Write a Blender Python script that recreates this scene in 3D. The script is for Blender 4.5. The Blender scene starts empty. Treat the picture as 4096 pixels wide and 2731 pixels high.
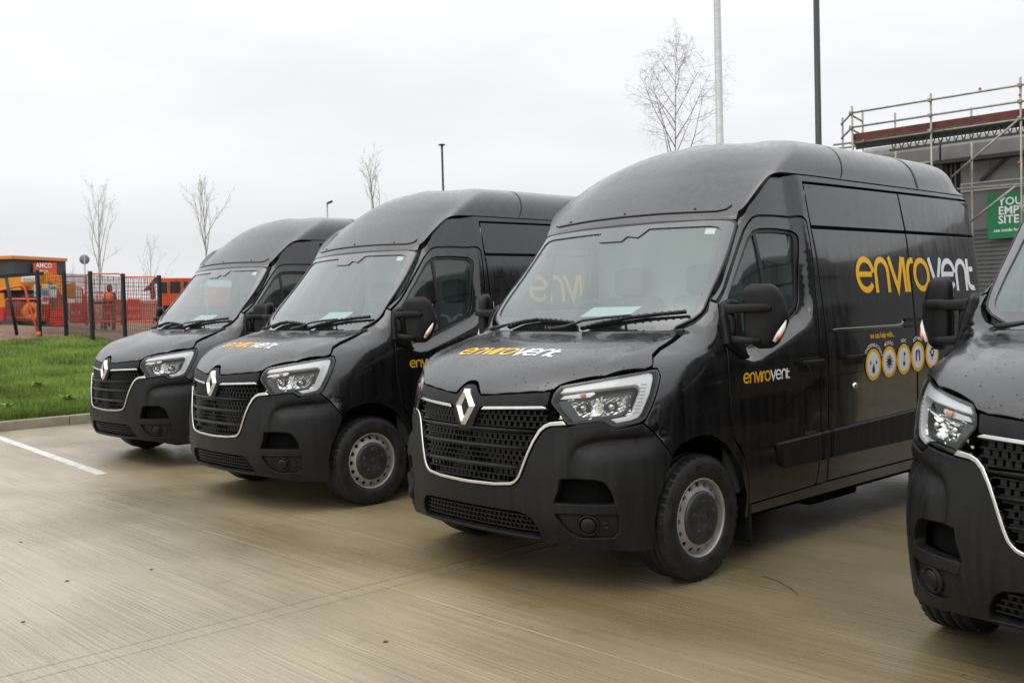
import bpy, bmesh, math, random
import numpy as np
from mathutils import Vector, Matrix, geometry
from mathutils.bvhtree import BVHTree
from mathutils.interpolate import poly_3d_calc

random.seed(7); np.random.seed(7)
scene = bpy.context.scene
COL = scene.collection

# ------------------------------------------------------------------ camera
cam_d = bpy.data.cameras.new('camera'); cam = bpy.data.objects.new('camera', cam_d); COL.objects.link(cam)
cam_d.sensor_width = 36.0; cam_d.lens = 36.02; cam_d.clip_start = .05; cam_d.clip_end = 3000
_p, _r, _y = math.radians(2.1004), math.radians(1.5677), math.radians(-46.983)
CAM = Vector((4.33083, -3.63942, 1.53152))
_fw = Vector((math.sin(_y)*math.cos(_p), math.cos(_y)*math.cos(_p), -math.sin(_p)))
_r0 = Vector((math.cos(_y), -math.sin(_y), 0)); _d0 = _fw.cross(_r0)
_right = math.cos(_r)*_r0 + math.sin(_r)*_d0; _down = -math.sin(_r)*_r0 + math.cos(_r)*_d0
cam.matrix_world = Matrix(((_right.x, -_down.x, -_fw.x, CAM.x), (_right.y, -_down.y, -_fw.y, CAM.y),
                           (_right.z, -_down.z, -_fw.z, CAM.z), (0, 0, 0, 1)))
cam_d.dof.use_dof = True; cam_d.dof.focus_distance = 6.2; cam_d.dof.aperture_fstop = 5.0
scene.camera = cam
scene.render.resolution_x, scene.render.resolution_y = 1024, 682

# ------------------------------------------------------------------ world: overcast sky
SUN_EL, SUN_ROT = math.radians(52), math.radians(200)
world = bpy.data.worlds.new('World'); scene.world = world; world.use_nodes = True
nt = world.node_tree; nt.nodes.clear()
def N(t, k, **kw):
    n = t.nodes.new(k)
    for a, v in kw.items():
        if a.startswith('i_'): n.inputs[a[2:].replace('_', ' ')].default_value = v
        else: setattr(n, a, v)
    return n
out = N(nt, 'ShaderNodeOutputWorld'); add = N(nt, 'ShaderNodeAddShader')
sky = N(nt, 'ShaderNodeTexSky'); sky.sky_type = 'NISHITA'; sky.sun_disc = False
sky.sun_elevation = SUN_EL; sky.sun_rotation = SUN_ROT; sky.dust_density = 5
hsv = N(nt, 'ShaderNodeHueSaturation'); hsv.inputs['Saturation'].default_value = .15
bg1 = N(nt, 'ShaderNodeBackground'); bg1.inputs['Strength'].default_value = .05
nt.links.new(sky.outputs[0], hsv.inputs['Color']); nt.links.new(hsv.outputs[0], bg1.inputs[0])
tc = N(nt, 'ShaderNodeTexCoord'); sep = N(nt, 'ShaderNodeSeparateXYZ'); nt.links.new(tc.outputs['Generated'], sep.inputs[0])
ramp = N(nt, 'ShaderNodeValToRGB'); cr = ramp.color_ramp
cr.elements[0].position = 0; cr.elements[0].color = (.72, .73, .752, 1)
cr.elements[1].position = 1; cr.elements[1].color = (1.85, 1.86, 1.9, 1)
e = cr.elements.new(.25); e.color = (.83, .838, .862, 1); e = cr.elements.new(.5); e.color = (1.15, 1.16, 1.18, 1)
nt.links.new(sep.outputs['Z'], ramp.inputs[0])
mp = N(nt, 'ShaderNodeMapping'); mp.inputs['Scale'].default_value = (1.0, 1.0, 4.5)
nz = N(nt, 'ShaderNodeTexNoise'); nz.inputs['Scale'].default_value = 2.1; nz.inputs['Detail'].default_value = 5; nz.inputs['Roughness'].default_value = .5
nt.links.new(tc.outputs['Generated'], mp.inputs[0]); nt.links.new(mp.outputs[0], nz.inputs['Vector'])
mr = N(nt, 'ShaderNodeMapRange'); mr.inputs['From Min'].default_value = .3; mr.inputs['From Max'].default_value = .7
mr.inputs['To Min'].default_value = .89; mr.inputs['To Max'].default_value = 1.10
nt.links.new(nz.outputs['Fac'], mr.inputs['Value'])
mul = N(nt, 'ShaderNodeVectorMath', operation='SCALE'); nt.links.new(ramp.outputs[0], mul.inputs[0]); nt.links.new(mr.outputs[0], mul.inputs['Scale'])
bg2 = N(nt, 'ShaderNodeBackground'); bg2.inputs['Strength'].default_value = 1.0
nt.links.new(mul.outputs[0], bg2.inputs[0])
nt.links.new(bg1.outputs[0], add.inputs[0]); nt.links.new(bg2.outputs[0], add.inputs[1]); nt.links.new(add.outputs[0], out.inputs['Surface'])
# ------------------------------------------------------------------ sun (veiled by cloud)
sd = bpy.data.lights.new('sun', 'SUN'); sd.energy = .5; sd.angle = math.radians(40); sd.color = (1, .97, .93)
sun = bpy.data.objects.new('sun', sd); COL.objects.link(sun)
sun.rotation_euler = (math.radians(90)-SUN_EL, 0, math.radians(25))
vs_ = scene.view_settings; vs_.view_transform = 'Standard'; vs_.look = 'None'; vs_.exposure = 0.0; vs_.gamma = 1.0
vs_.use_curve_mapping = False
scene.render.engine = 'CYCLES'

# ------------------------------------------------------------------ helpers
def link(o, parent=None):
    COL.objects.link(o)
    if parent is not None: o.parent = parent
    return o
def empty(name, loc=(0, 0, 0), rz=0, parent=None):
    o = bpy.data.objects.new(name, None); o.location = loc; o.rotation_euler = (0, 0, rz); o.empty_display_size = .2
    return link(o, parent)
def tag(o, label=None, cat=None, group=None, kind=None):
    for k, v in (('label', label), ('category', cat), ('group', group), ('kind', kind)):
        if v is not None: o[k] = v
    return o
def mobj(name, vs, fs, mat, parent=None, smooth=False, loopn=None, loc=None):
    me = bpy.data.meshes.new(name); me.from_pydata([tuple(v) for v in vs], [], fs)
    if mat is not None: me.materials.append(mat)
    if smooth or loopn is not None: me.polygons.foreach_set('use_smooth', [True]*len(me.polygons))
    me.update()
    if loopn is not None and len(loopn) == len(me.loops): me.normals_split_custom_set([tuple(n) for n in loopn])
    o = bpy.data.objects.new(name, me)
    if loc is not None: o.location = loc
    return link(o, parent)
def children(o): return [c for c in bpy.data.objects if c.parent is o]
def copy_tree(o, kids, parent=None):
    c = o.copy(); COL.objects.link(c); c.parent = parent
    for ch in kids.get(o.name, []): copy_tree(ch, kids, c)
    return c
def kidmap():
    m = {}
    for c in bpy.data.objects:
        if c.parent is not None: m.setdefault(c.parent.name, []).append(c)
    return m
class MB:
    """collects boxes, tubes, lathes and sheets into one mesh"""
    def __init__(s): s.v = []; s.f = []; s.sm = []
    def addm(s, vs, fs, smooth=False):
        o = len(s.v); s.v += [Vector(v) for v in vs]; s.f += [tuple(i+o for i in f) for f in fs]; s.sm += [smooth]*len(fs); return s
    def box(s, c, d, rot=None, bev=0):
        hx, hy, hz = d[0]/2, d[1]/2, d[2]/2
        if bev <= 0:
            vs = [Vector((x*hx, y*hy, z*hz)) for x in (-1, 1) for y in (-1, 1) for z in (-1, 1)]
            fs = [(0, 1, 3, 2), (4, 6, 7, 5), (0, 4, 5, 1), (2, 3, 7, 6), (0, 2, 6, 4), (1, 5, 7, 3)]
        else:
            bm = bmesh.new(); bmesh.ops.create_cube(bm, size=1)
            for v in bm.verts: v.co = Vector((v.co.x*d[0], v.co.y*d[1], v.co.z*d[2]))
            bmesh.ops.bevel(bm, geom=bm.edges[:], offset=min(bev, min(d)*.45), segments=2, affect='EDGES', profile=.6)
            bm.verts.index_update(); vs = [v.co.copy() for v in bm.verts]; fs = [tuple(v.index for v in f.verts) for f in bm.faces]; bm.free()
        M = rot if rot is not None else Matrix.Identity(3)
        if not isinstance(M, Matrix): M = Matrix.Rotation(M, 3, 'Z')
        return s.addm([M @ v + Vector(c) for v in vs], fs)
    def bar(s, a, b, w, h=None):
        a, b = Vector(a), Vector(b); d = b-a; L = d.length; h = h or w
        q = d.to_track_quat('X', 'Z').to_matrix()
        return s.box((a+b)/2, (L, w, h), q)
    def tube(s, pts, r, n=8, cap=True, smooth=True):
        pts = [Vector(p) for p in pts]; rs = r if isinstance(r, (list, tuple)) else [r]*len(pts)
        vs = []; fs = []; t0 = None; up = Vector((0, 0, 1))
        for i, p in enumerate(pts):
            t = (pts[min(i+1, len(pts)-1)]-pts[max(i-1, 0)]).normalized()
            if t0 is None:
                ax = t.orthogonal().normalized()
            else:
                ax = (ax - t*ax.dot(t)); ax = ax.normalized() if ax.length > 1e-6 else t.orthogonal().normalized()
            t0 = t; b = t.cross(ax)
            for k in range(n):
                a = 2*math.pi*k/n; vs.append(p + (ax*math.cos(a)+b*math.sin(a))*rs[i])
        for i in range(len(pts)-1):
            for k in range(n): fs.append((i*n+k, i*n+(k+1) % n, (i+1)*n+(k+1) % n, (i+1)*n+k))
        if cap: fs += [tuple(range(n))[::-1], tuple(range((len(pts)-1)*n, len(pts)*n))]
        return s.addm(vs, fs, smooth)
    def lathe(s, prof, n=48, M=None, smooth=True):
        """prof: (r, h) list, axis = local x"""
        M = M or Matrix.Identity(4); vs = []; fs = []
        for r, h in prof:
            for k in range(n):
                a = 2*math.pi*k/n; vs.append(M @ Vector((h, r*math.cos(a), r*math.sin(a))))
        for i in range(len(prof)-1):
            for k in range(n): fs.append((i*n+k, i*n+(k+1) % n, (i+1)*n+(k+1) % n, (i+1)*n+k))
        return s.addm(vs, fs, smooth)
    def build(s, name, mat, parent=None, loc=None):
        o = mobj(name, s.v, s.f, mat, parent, loc=loc)
        o.data.polygons.foreach_set('use_smooth', s.sm); o.data.update()
        return o

# ------------------------------------------------------------------ materials
def mat(name, col, rough=.5, metal=0, spec=.5, coat=0, **kw):
    m = bpy.data.materials.new(name); m.use_nodes = True; b = m.node_tree.nodes['Principled BSDF']
    b.inputs['Base Color'].default_value = (*col, 1); b.inputs['Roughness'].default_value = rough
    b.inputs['Metallic'].default_value = metal; b.inputs['Specular IOR Level'].default_value = spec
    b.inputs['Coat Weight'].default_value = coat; b.inputs['Coat Roughness'].default_value = .04
    for k, v in kw.items(): b.inputs[k.replace('_', ' ')].default_value = v
    return m
def nodes(m): return m.node_tree, m.node_tree.nodes['Principled BSDF'], m.node_tree.links
def add_noise(m, scale=(1, 1, 1), nscale=5, detail=5, lo=.8, hi=1.2, rlo=None, rhi=None, bump=0, coord='Object', dist=.01):
    t, b, L = nodes(m); c = N(t, 'ShaderNodeTexCoord'); mp = N(t, 'ShaderNodeMapping'); mp.inputs['Scale'].default_value = scale
    n = N(t, 'ShaderNodeTexNoise'); n.inputs['Scale'].default_value = nscale; n.inputs['Detail'].default_value = detail
    if coord == 'Object':
        oi = N(t, 'ShaderNodeObjectInfo'); of = N(t, 'ShaderNodeVectorMath', operation='MULTIPLY_ADD'); of.inputs[0].default_value = (0, 0, 0); of.inputs[1].default_value = (37, 19, 53)
        L.new(oi.outputs['Random'], of.inputs[0]); L.new(c.outputs[coord], of.inputs[2]); L.new(of.outputs[0], mp.inputs[0])
    else: L.new(c.outputs[coord], mp.inputs[0])
    L.new(mp.outputs[0], n.inputs['Vector'])
    base = tuple(b.inputs['Base Color'].default_value)
    r = N(t, 'ShaderNodeMapRange'); r.inputs['From Min'].default_value = .3; r.inputs['From Max'].default_value = .7
    r.inputs['To Min'].default_value = lo; r.inputs['To Max'].default_value = hi; L.new(n.outputs['Fac'], r.inputs['Value'])
    s = N(t, 'ShaderNodeVectorMath', operation='SCALE'); s.inputs[0].default_value = base[:3]
    if b.inputs['Base Color'].is_linked: L.new(b.inputs['Base Color'].links[0].from_socket, s.inputs[0])
    L.new(r.outputs[0], s.inputs['Scale']); L.new(s.outputs[0], b.inputs['Base Color'])
    if rlo is not None:
        q = N(t, 'ShaderNodeMapRange'); q.inputs['From Min'].default_value = .3; q.inputs['From Max'].default_value = .7
        q.inputs['To Min'].default_value = rlo; q.inputs['To Max'].default_value = rhi
        L.new(n.outputs['Fac'], q.inputs['Value']); L.new(q.outputs[0], b.inputs['Roughness'])
    if bump:
        bp = N(t, 'ShaderNodeBump'); bp.inputs['Strength'].default_value = bump; bp.inputs['Distance'].default_value = dist
        L.new(n.outputs['Fac'], bp.inputs['Height'])
        if b.inputs['Normal'].is_linked: L.new(b.inputs['Normal'].links[0].from_socket, bp.inputs['Normal'])
        L.new(bp.outputs[0], b.inputs['Normal'])
    return m
def drops(m, scale=95, strength=.5, thr=.22, keep=.45, dist=.0020):
    """beads of rain: domes on a random voronoi, plus finer spray"""
    t, b, L = nodes(m); c = N(t, 'ShaderNodeTexCoord')
    prev = None
    for sc, th, kp, di, st in ((scale, thr, keep, dist, strength), (scale*2.3, .26, .25, .0006, strength*.6)):
        w = N(t, 'ShaderNodeTexNoise'); w.inputs['Scale'].default_value = 7
        v = N(t, 'ShaderNodeTexVoronoi'); v.inputs['Scale'].default_value = sc
        L.new(c.outputs['Object'], v.inputs['Vector'])
        d = N(t, 'ShaderNodeMapRange'); d.interpolation_type = 'SMOOTHSTEP'
        d.inputs['From Min'].default_value = th; d.inputs['From Max'].default_value = 0; d.inputs['To Min'].default_value = 0; d.inputs['To Max'].default_value = 1
        L.new(v.outputs['Distance'], d.inputs['Value'])
        sp = N(t, 'ShaderNodeSeparateColor'); L.new(v.outputs['Color'], sp.inputs[0])
        g = N(t, 'ShaderNodeMath', operation='LESS_THAN'); g.inputs[1].default_value = kp; L.new(sp.outputs[0], g.inputs[0])
        mu = N(t, 'ShaderNodeMath', operation='MULTIPLY'); L.new(d.outputs[0], mu.inputs[0]); L.new(g.outputs[0], mu.inputs[1])
        bp = N(t, 'ShaderNodeBump'); bp.inputs['Strength'].default_value = st*.8; bp.inputs['Distance'].default_value = di
        L.new(mu.outputs[0], bp.inputs['Height'])
        if prev is not None: L.new(prev.outputs[0], bp.inputs['Normal'])
        elif b.inputs['Normal'].is_linked: L.new(b.inputs['Normal'].links[0].from_socket, bp.inputs['Normal'])
        prev = bp
    L.new(prev.outputs[0], b.inputs['Normal'])
    return m
PAINT = mat('black_paint', (.0065, .0067, .0072), .14, spec=.75, coat=.45)
add_noise(PAINT, (9, 9, .9), 2.2, 6, .6, 1.7, .07, .24)
drops(PAINT, 85, .7, .24, .45)
CAPM = mat('roof_cap_paint', (.010, .0102, .0108), .26, spec=.75, coat=.35)
BONM = mat('bonnet_paint', (.008, .0082, .0088), .24, spec=.8, coat=.3)
add_noise(BONM, (7, 7, 7), 1.6, 5, .6, 1.6, .18, .34); drops(BONM, 44, 1.25, .30, .30, .0075)
add_noise(CAPM, (10, 10, .6), 2.2, 6, .3, 2.2, .15, .38); drops(CAPM, 55, .6, .26, .14, .004)
PLAST = mat('black_plastic', (.0072, .0072, .0074), .46, spec=.24)
add_noise(PLAST, (10, 10, .8), 2.5, 6, .6, 1.6, .40, .58); add_noise(PLAST, (1, 1, 1), 260, 2, .95, 1.05, bump=.12, dist=.001)
drops(PLAST, 120, .35, .22, .25)
GLOSSB = mat('gloss_black', (.006, .006, .006), .08)
FRIT = mat('glass_border', (.010, .0105, .011), .06, spec=1.0, coat=1.0)
DARK = mat('dark_void', (.004, .004, .004), .9, spec=.1)
RUBBER = add_noise(mat('rubber', (.011, .0108, .0105), .58, spec=.35), (1, 1, 1), 14, 6, .6, 1.8, .45, .7, .15)
SEAL = mat('rubber_seal', (.008, .008, .008), .45)
CHROME = mat('chrome', (.78, .78, .77), .09, 1)
BRUSH = add_noise(mat('satin_chrome', (.62, .62, .60), .17, 1), (1, 1, 1), 20, 3, .9, 1.05, .12, .24)
STEEL = add_noise(mat('wheel_steel', (.37, .36, .34), .4, .4), (1, 1, 1), 9, 5, .7, 1.15, .3, .5)
HUBM = add_noise(mat('hub_plastic', (.022, .022, .023), .42), (1, 1, 1), 18, 4, .7, 1.6)
DRLM = mat('light_guide', (.60, .61, .62), .16, spec=.7)
REFL = mat('reflector', (.86, .86, .85), .1, 1)
SILV = mat('signal_silver', (.6, .6, .6), .25, .5)
AMBER = mat('amber_plastic', (.62, .20, .10), .25)
CLEARW = mat('clear_white_plastic', (.68, .66, .63), .18)
YEL = mat('yellow_vinyl', (.93, .50, .004), .35)
WHT = mat('white_vinyl', (.84, .85, .88), .35)
BADGET = mat('grey_badge', (.10, .10, .10), .4)
PAPER = mat('paper', (.42, .46, .46), .7); BLUEP = mat('blue_paper', (.16, .36, .62), .6)
INTD = mat('interior_dark', (.035, .037, .038), .7); INTG = mat('interior_grey', (.45, .48, .48), .8); SEATM = mat('seat_cloth', (.15, .16, .165), .9)
def glass(name, tint, ior=1.5, film=(.6, .7, .68), filmw=.04, rough=.015, boost=1.0, bump=0):
    m = bpy.data.materials.new(name); m.use_nodes = True; t = m.node_tree; t.nodes.clear(); L = t.links
    o = N(t, 'ShaderNodeOutputMaterial'); tr = N(t, 'ShaderNodeBsdfTransparent'); tr.inputs[0].default_value = (*tint, 1)
    gl = N(t, 'ShaderNodeBsdfGlossy'); gl.inputs['Roughness'].default_value = rough
    df = N(t, 'ShaderNodeBsdfDiffuse'); df.inputs[0].default_value = (*film, 1)
    fr = N(t, 'ShaderNodeFresnel'); fr.inputs['IOR'].default_value = ior
    ge = N(t, 'ShaderNodeNewGeometry'); io = N(t, 'ShaderNodeMapRange'); io.inputs['To Min'].default_value = ior; io.inputs['To Max'].default_value = 1/ior
    L.new(ge.outputs['Backfacing'], io.inputs['Value']); L.new(io.outputs[0], fr.inputs['IOR'])
    # two faces of the pane: 1-(1-F)^2
    a = N(t, 'ShaderNodeMath', operation='SUBTRACT'); a.inputs[0].default_value = 1; L.new(fr.outputs[0], a.inputs[1])
    b = N(t, 'ShaderNodeMath', operation='POWER'); b.inputs[1].default_value = 2*boost; L.new(a.outputs[0], b.inputs[0])
    c = N(t, 'ShaderNodeMath', operation='SUBTRACT'); c.inputs[0].default_value = 1; L.new(b.outputs[0], c.inputs[1])
    m1 = N(t, 'ShaderNodeMixShader'); m1.inputs[0].default_value = filmw; L.new(tr.outputs[0], m1.inputs[1]); L.new(df.outputs[0], m1.inputs[2])
    m2 = N(t, 'ShaderNodeMixShader'); L.new(c.outputs[0], m2.inputs[0]); L.new(m1.outputs[0], m2.inputs[1]); L.new(gl.outputs[0], m2.inputs[2])
    L.new(m2.outputs[0], o.inputs[0])
    if bump:
        tcn = N(t, 'ShaderNodeTexCoord'); v = N(t, 'ShaderNodeTexVoronoi'); v.inputs['Scale'].default_value = 130
        L.new(tcn.outputs['Object'], v.inputs[0]); d = N(t, 'ShaderNodeMapRange'); d.inputs['From Min'].default_value = .2; d.inputs['From Max'].default_value = 0
        L.new(v.outputs['Distance'], d.inputs['Value']); bp = N(t, 'ShaderNodeBump'); bp.inputs['Strength'].default_value = bump; bp.inputs['Distance'].default_value = .001
        L.new(d.outputs[0], bp.inputs['Height'])
        for q in (gl, fr): L.new(bp.outputs[0], q.inputs['Normal'])
    return m
WSG = glass('windscreen_glass', (.74, .88, .84), 1.52, (.52, .76, .70), .11, .02, 1.1, .03)
SDG = glass('side_glass', (.40, .47, .45), 1.5, (.05, .06, .06), .02, .01, 1.0)
LENS = glass('lamp_lens', (.90, .91, .91), 1.5, (.7, .7, .7), .01, .012, .5)
# ------------------------------------------------------------------ van body master surface (half, x>=0)
def pchip_grid(Y, t, tq):
    # Y: (n,k) values at t; monotone cubic along axis 0
    Y=np.asarray(Y,float); h=np.diff(t)[:,None]; d=np.diff(Y,axis=0)/h
    m=np.zeros_like(Y); n=len(t)
    for i in range(1,n-1):
        a,b=d[i-1],d[i]; w1=2*h[i]+h[i-1]; w2=h[i]+2*h[i-1]
        with np.errstate(divide='ignore',invalid='ignore'):
            v=(w1+w2)/(w1/a+w2/b)
        m[i]=np.where(a*b>0,v,0)
        # soften: blend with finite-difference where not monotone
        fd=(Y[i+1]-Y[i-1])/(t[i+1]-t[i-1])
        m[i]=np.where(a*b>0,m[i]*.5+.5*fd,0)
    m[0]=d[0]; m[-1]=d[-1]
    k=np.clip(np.searchsorted(t,tq,side='right')-1,0,n-2)
    s=((tq-t[k])/(t[k+1]-t[k]))[:,None]; H=(t[k+1]-t[k])[:,None]
    return (2*s**3-3*s**2+1)*Y[k]+(s**3-2*s**2+s)*H*m[k]+(-2*s**3+3*s**2)*Y[k+1]+(s**3-s**2)*H*m[k+1]
# rows: lists of (x,y,z) for columns
def side(xs,ys,zs): return list(zip(xs,ys,zs))
def row(front,W,ys,zs,rear=4.62):
    r=list(front)
    n=len(ys)
    zs=[zs]*(n+3) if np.isscalar(zs) else zs
    for i,y in enumerate(ys): r.append((W if np.isscalar(W) else W[i],y,zs[i]))
    Wl=W if np.isscalar(W) else W[-1]
    r+= [(Wl-.035,rear,zs[n]),(Wl*.6,rear+.07,zs[n+1]),(0,rear+.08,zs[n+2])]
    return r
Z=lambda pts,z:[(x,y,z) for x,y in pts]
ROWS=[
 row(Z([(0,.12),(.3,.13),(.55,.18),(.765,.27),(.905,.41),(.957,.55)],.215),.965,[.85,1.25,1.65,2.06,2.74,3.4,4.3],.215),
 row(Z([(0,.05),(.3,.06),(.55,.11),(.77,.215),(.925,.40),(.985,.57)],.40),[.99,.99,.99,.99,.99,.99,.985],[.85,1.25,1.65,2.06,2.74,3.4,4.3],.40),
 row(Z([(0,.025),(.3,.045),(.55,.105),(.78,.215),(.94,.41),(1.0,.60)],.60),[1.005,1.003,1.003,1.003,1.003,1.0,.99],[.85,1.25,1.65,2.06,2.74,3.4,4.3],.60),
 row(Z([(0,.02),(.3,.06),(.55,.14),(.775,.27),(.935,.46),(1.005,.66)],.88),[1.012,1.008,1.008,1.008,1.008,1.006,.995],[.87,1.25,1.65,2.06,2.74,3.4,4.3],.88),
 row(Z([(0,.055),(.3,.10),(.55,.17),(.77,.30),(.925,.49),(1.0,.70)],1.06),[1.012,1.012,1.012,1.012,1.012,1.008,.997],[.90,1.27,1.65,2.06,2.74,3.4,4.3],1.06),
 row([(0,.24,1.195),(.3,.26,1.20),(.55,.31,1.2),(.76,.42,1.2),(.895,.58,1.195),(.975,.78,1.20)],[1.0,1.01,1.01,1.01,1.01,1.006,.995],[.98,1.31,1.65,2.06,2.74,3.4,4.3],1.20),
 row([(0,.51,1.285),(.3,.53,1.288),(.55,.57,1.29),(.75,.66,1.285),(.875,.82,1.285),(.955,.97,1.30)],[.985,1.0,1.0,1.0,1.0,.997,.988],[1.1,1.36,1.66,2.06,2.74,3.4,4.3],[1.3]*10),
 row([(0,.85,1.347),(.3,.862,1.347),(.55,.90,1.347),(.745,.945,1.345),(.875,1.01,1.385),(.95,1.085,1.41)],[.972,.987,.985,.985,.988,.985,.978],[1.19,1.40,1.67,2.06,2.74,3.4,4.3],1.42),
 row([(0,.890,1.390),(.3,.902,1.390),(.55,.940,1.390),(.752,.992,1.392),(.880,1.042,1.428),(.949,1.115,1.448)],[.969,.983,.981,.981,.985,.982,.975],[1.215,1.415,1.68,2.06,2.74,3.4,4.3],1.455),
 row([(0,.983,1.52),(.3,.995,1.52),(.55,1.03,1.52),(.745,1.075,1.52),(.88,1.12,1.53),(.945,1.19,1.54)],[.96,.968,.968,.968,.973,.972,.965],[1.28,1.46,1.7,2.06,2.74,3.4,4.3],1.55),
 row([(0,1.16,1.74),(.3,1.172,1.74),(.55,1.21,1.74),(.725,1.257,1.74),(.84,1.305,1.74),(.91,1.385,1.745)],[.928,.937,.942,.945,.95,.95,.945],[1.47,1.6,1.8,2.08,2.74,3.4,4.3],1.75),
 row([(0,1.375,2.01),(.3,1.388,2.008),(.55,1.425,2.0),(.70,1.46,1.995),(.795,1.50,1.99),(.862,1.575,1.985)],[.882,.895,.90,.905,.912,.915,.91],[1.66,1.78,1.93,2.14,2.74,3.4,4.3],1.98),
 # cap / roof seam
 row([(0,1.41,2.055),(.3,1.422,2.052),(.55,1.46,2.045),(.69,1.495,2.04),(.79,1.535,2.045),(.838,1.63,2.15)],[.842,.85,.856,.862,.866,.866,.86],[1.80,1.98,2.2,2.42,2.74,3.4,4.3],[2.275,2.297,2.297,2.295,2.292,2.289,2.285,2.283,2.283,2.283],4.6),
 row([(0,1.53,2.20),(.3,1.545,2.195),(.53,1.585,2.18),(.66,1.63,2.18),(.765,1.695,2.2),(.815,1.80,2.28)],[.825,.832,.837,.842,.848,.848,.842],[1.97,2.1,2.28,2.46,2.75,3.4,4.3],[2.37,2.38,2.38,2.38,2.375,2.37,2.365,2.365,2.365,2.365],4.6),
 row([(0,1.71,2.37),(.3,1.725,2.365),(.5,1.77,2.355),(.625,1.82,2.35),(.715,1.90,2.37),(.765,2.02,2.41)],[.785,.79,.795,.80,.805,.805,.80],[2.17,2.28,2.4,2.52,2.76,3.4,4.3],[2.46,2.465,2.465,2.465,2.46,2.455,2.45,2.45,2.45,2.45],4.58),
 row([(0,1.94,2.50),(.28,1.955,2.495),(.45,2.0,2.485),(.55,2.05,2.48),(.62,2.13,2.485),(.66,2.25,2.505)],[.67,.675,.68,.685,.69,.69,.685],[2.33,2.4,2.48,2.58,2.77,3.4,4.3],[2.535,2.535,2.535,2.535,2.535,2.53,2.525,2.525,2.52,2.52],4.56),
 row([(0,2.14,2.555),(.2,2.15,2.55),(.32,2.19,2.545),(.39,2.24,2.54),(.43,2.3,2.545),(.45,2.38,2.555)],[.455,.46,.46,.465,.47,.47,.465],[2.44,2.5,2.56,2.64,2.78,3.4,4.3],[2.57,2.57,2.57,2.57,2.57,2.565,2.56,2.56,2.555,2.555],4.55),
 row([(0,2.3,2.575),(0,2.32,2.575),(0,2.36,2.575),(0,2.4,2.575),(0,2.44,2.575),(0,2.48,2.577)],0,[2.53,2.58,2.64,2.7,2.8,3.4,4.3],[2.58,2.58,2.58,2.58,2.58,2.575,2.57,2.57,2.565,2.565],4.54),
]
G0=np.array(ROWS)  # (nr,nc,3)
SEAM=12
def dense(nr=8,nc=10,smooth=2):
    G=G0
    du=np.linalg.norm(np.diff(G,axis=1),axis=2)[:12].mean(0); u=np.concatenate([[0],np.cumsum(du)])
    dv=np.linalg.norm(np.diff(G,axis=0),axis=2)[:, :12].mean(1); v=np.concatenate([[0],np.cumsum(dv)])
    uq=np.concatenate([np.linspace(u[i],u[i+1],nc,endpoint=False) for i in range(len(u)-1)]+[[u[-1]]])
    vq=np.concatenate([np.linspace(v[i],v[i+1],nr,endpoint=False) for i in range(len(v)-1)]+[[v[-1]]])
    A=np.stack([pchip_grid(G[r],u,uq) for r in range(len(G))])  # rows,uq,3
    B=np.stack([pchip_grid(A[:,c],v,vq) for c in range(len(uq))],axis=1)
    seam=SEAM*nr
    for _ in range(smooth):
        S=B.copy()
        # mirrored pad at x=0 (col 0)
        L=np.concatenate([B[:,1:2]*np.array([-1,1,1]),B],axis=1)
        S[:,:-1]=.5*B[:,:-1]+.25*(L[:,:-2]+L[:,2:])[:,:]
        S[:,0,0]=0
        T=S.copy(); T[1:-1]=.5*S[1:-1]+.25*(S[:-2]+S[2:]); 
        T[seam]=S[seam]
        T[0]=S[0];T[-1]=S[-1]
        B=T
    return B,nr,nc
BS, NR, NC = dense(10, 12, 2)
def S0_(r):
    L = np.concatenate([r[1:2]*np.array([-1, 1, 1]), r]); o = r.copy(); o[:-1] = .5*r[:-1]+.25*(L[:-2]+L[2:]); return o
def _cap(B, n=105):
    a = SEAM*NR
    for _ in range(n):
        L = np.concatenate([B[a:, 1:2]*np.array([-1, 1, 1]), B[a:]], axis=1)
        S = B[a:].copy(); S[:, :-1] = .5*B[a:, :-1]+.25*(L[:, :-2]+L[:, 2:]); S[:, 0, 0] = 0
        if _ >= 8: S[0] = B[a]
        else: S[0] = .5*B[a]+.5*S0_(B[a])
        T = S.copy(); T[1:-1] = .6*S[1:-1]+.2*(S[:-2]+S[2:])
        B[a:] = T
    P = B[a:]
    w = np.clip((P[..., 2]-2.515)/.045, 0, 1); w = w*w*(3-2*w)
    P[..., 2] += .026*np.clip((P[..., 2]-2.32)/.2, 0, 1)
    P[..., 2] += .016*w*(np.abs(np.cos(np.pi*P[..., 0]/.21))**.7-.6)*(P[..., 1] < 4.5)*np.clip((.56-np.abs(P[..., 0]))/.2, 0, 1)
    return B
BS = _cap(BS)
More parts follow.
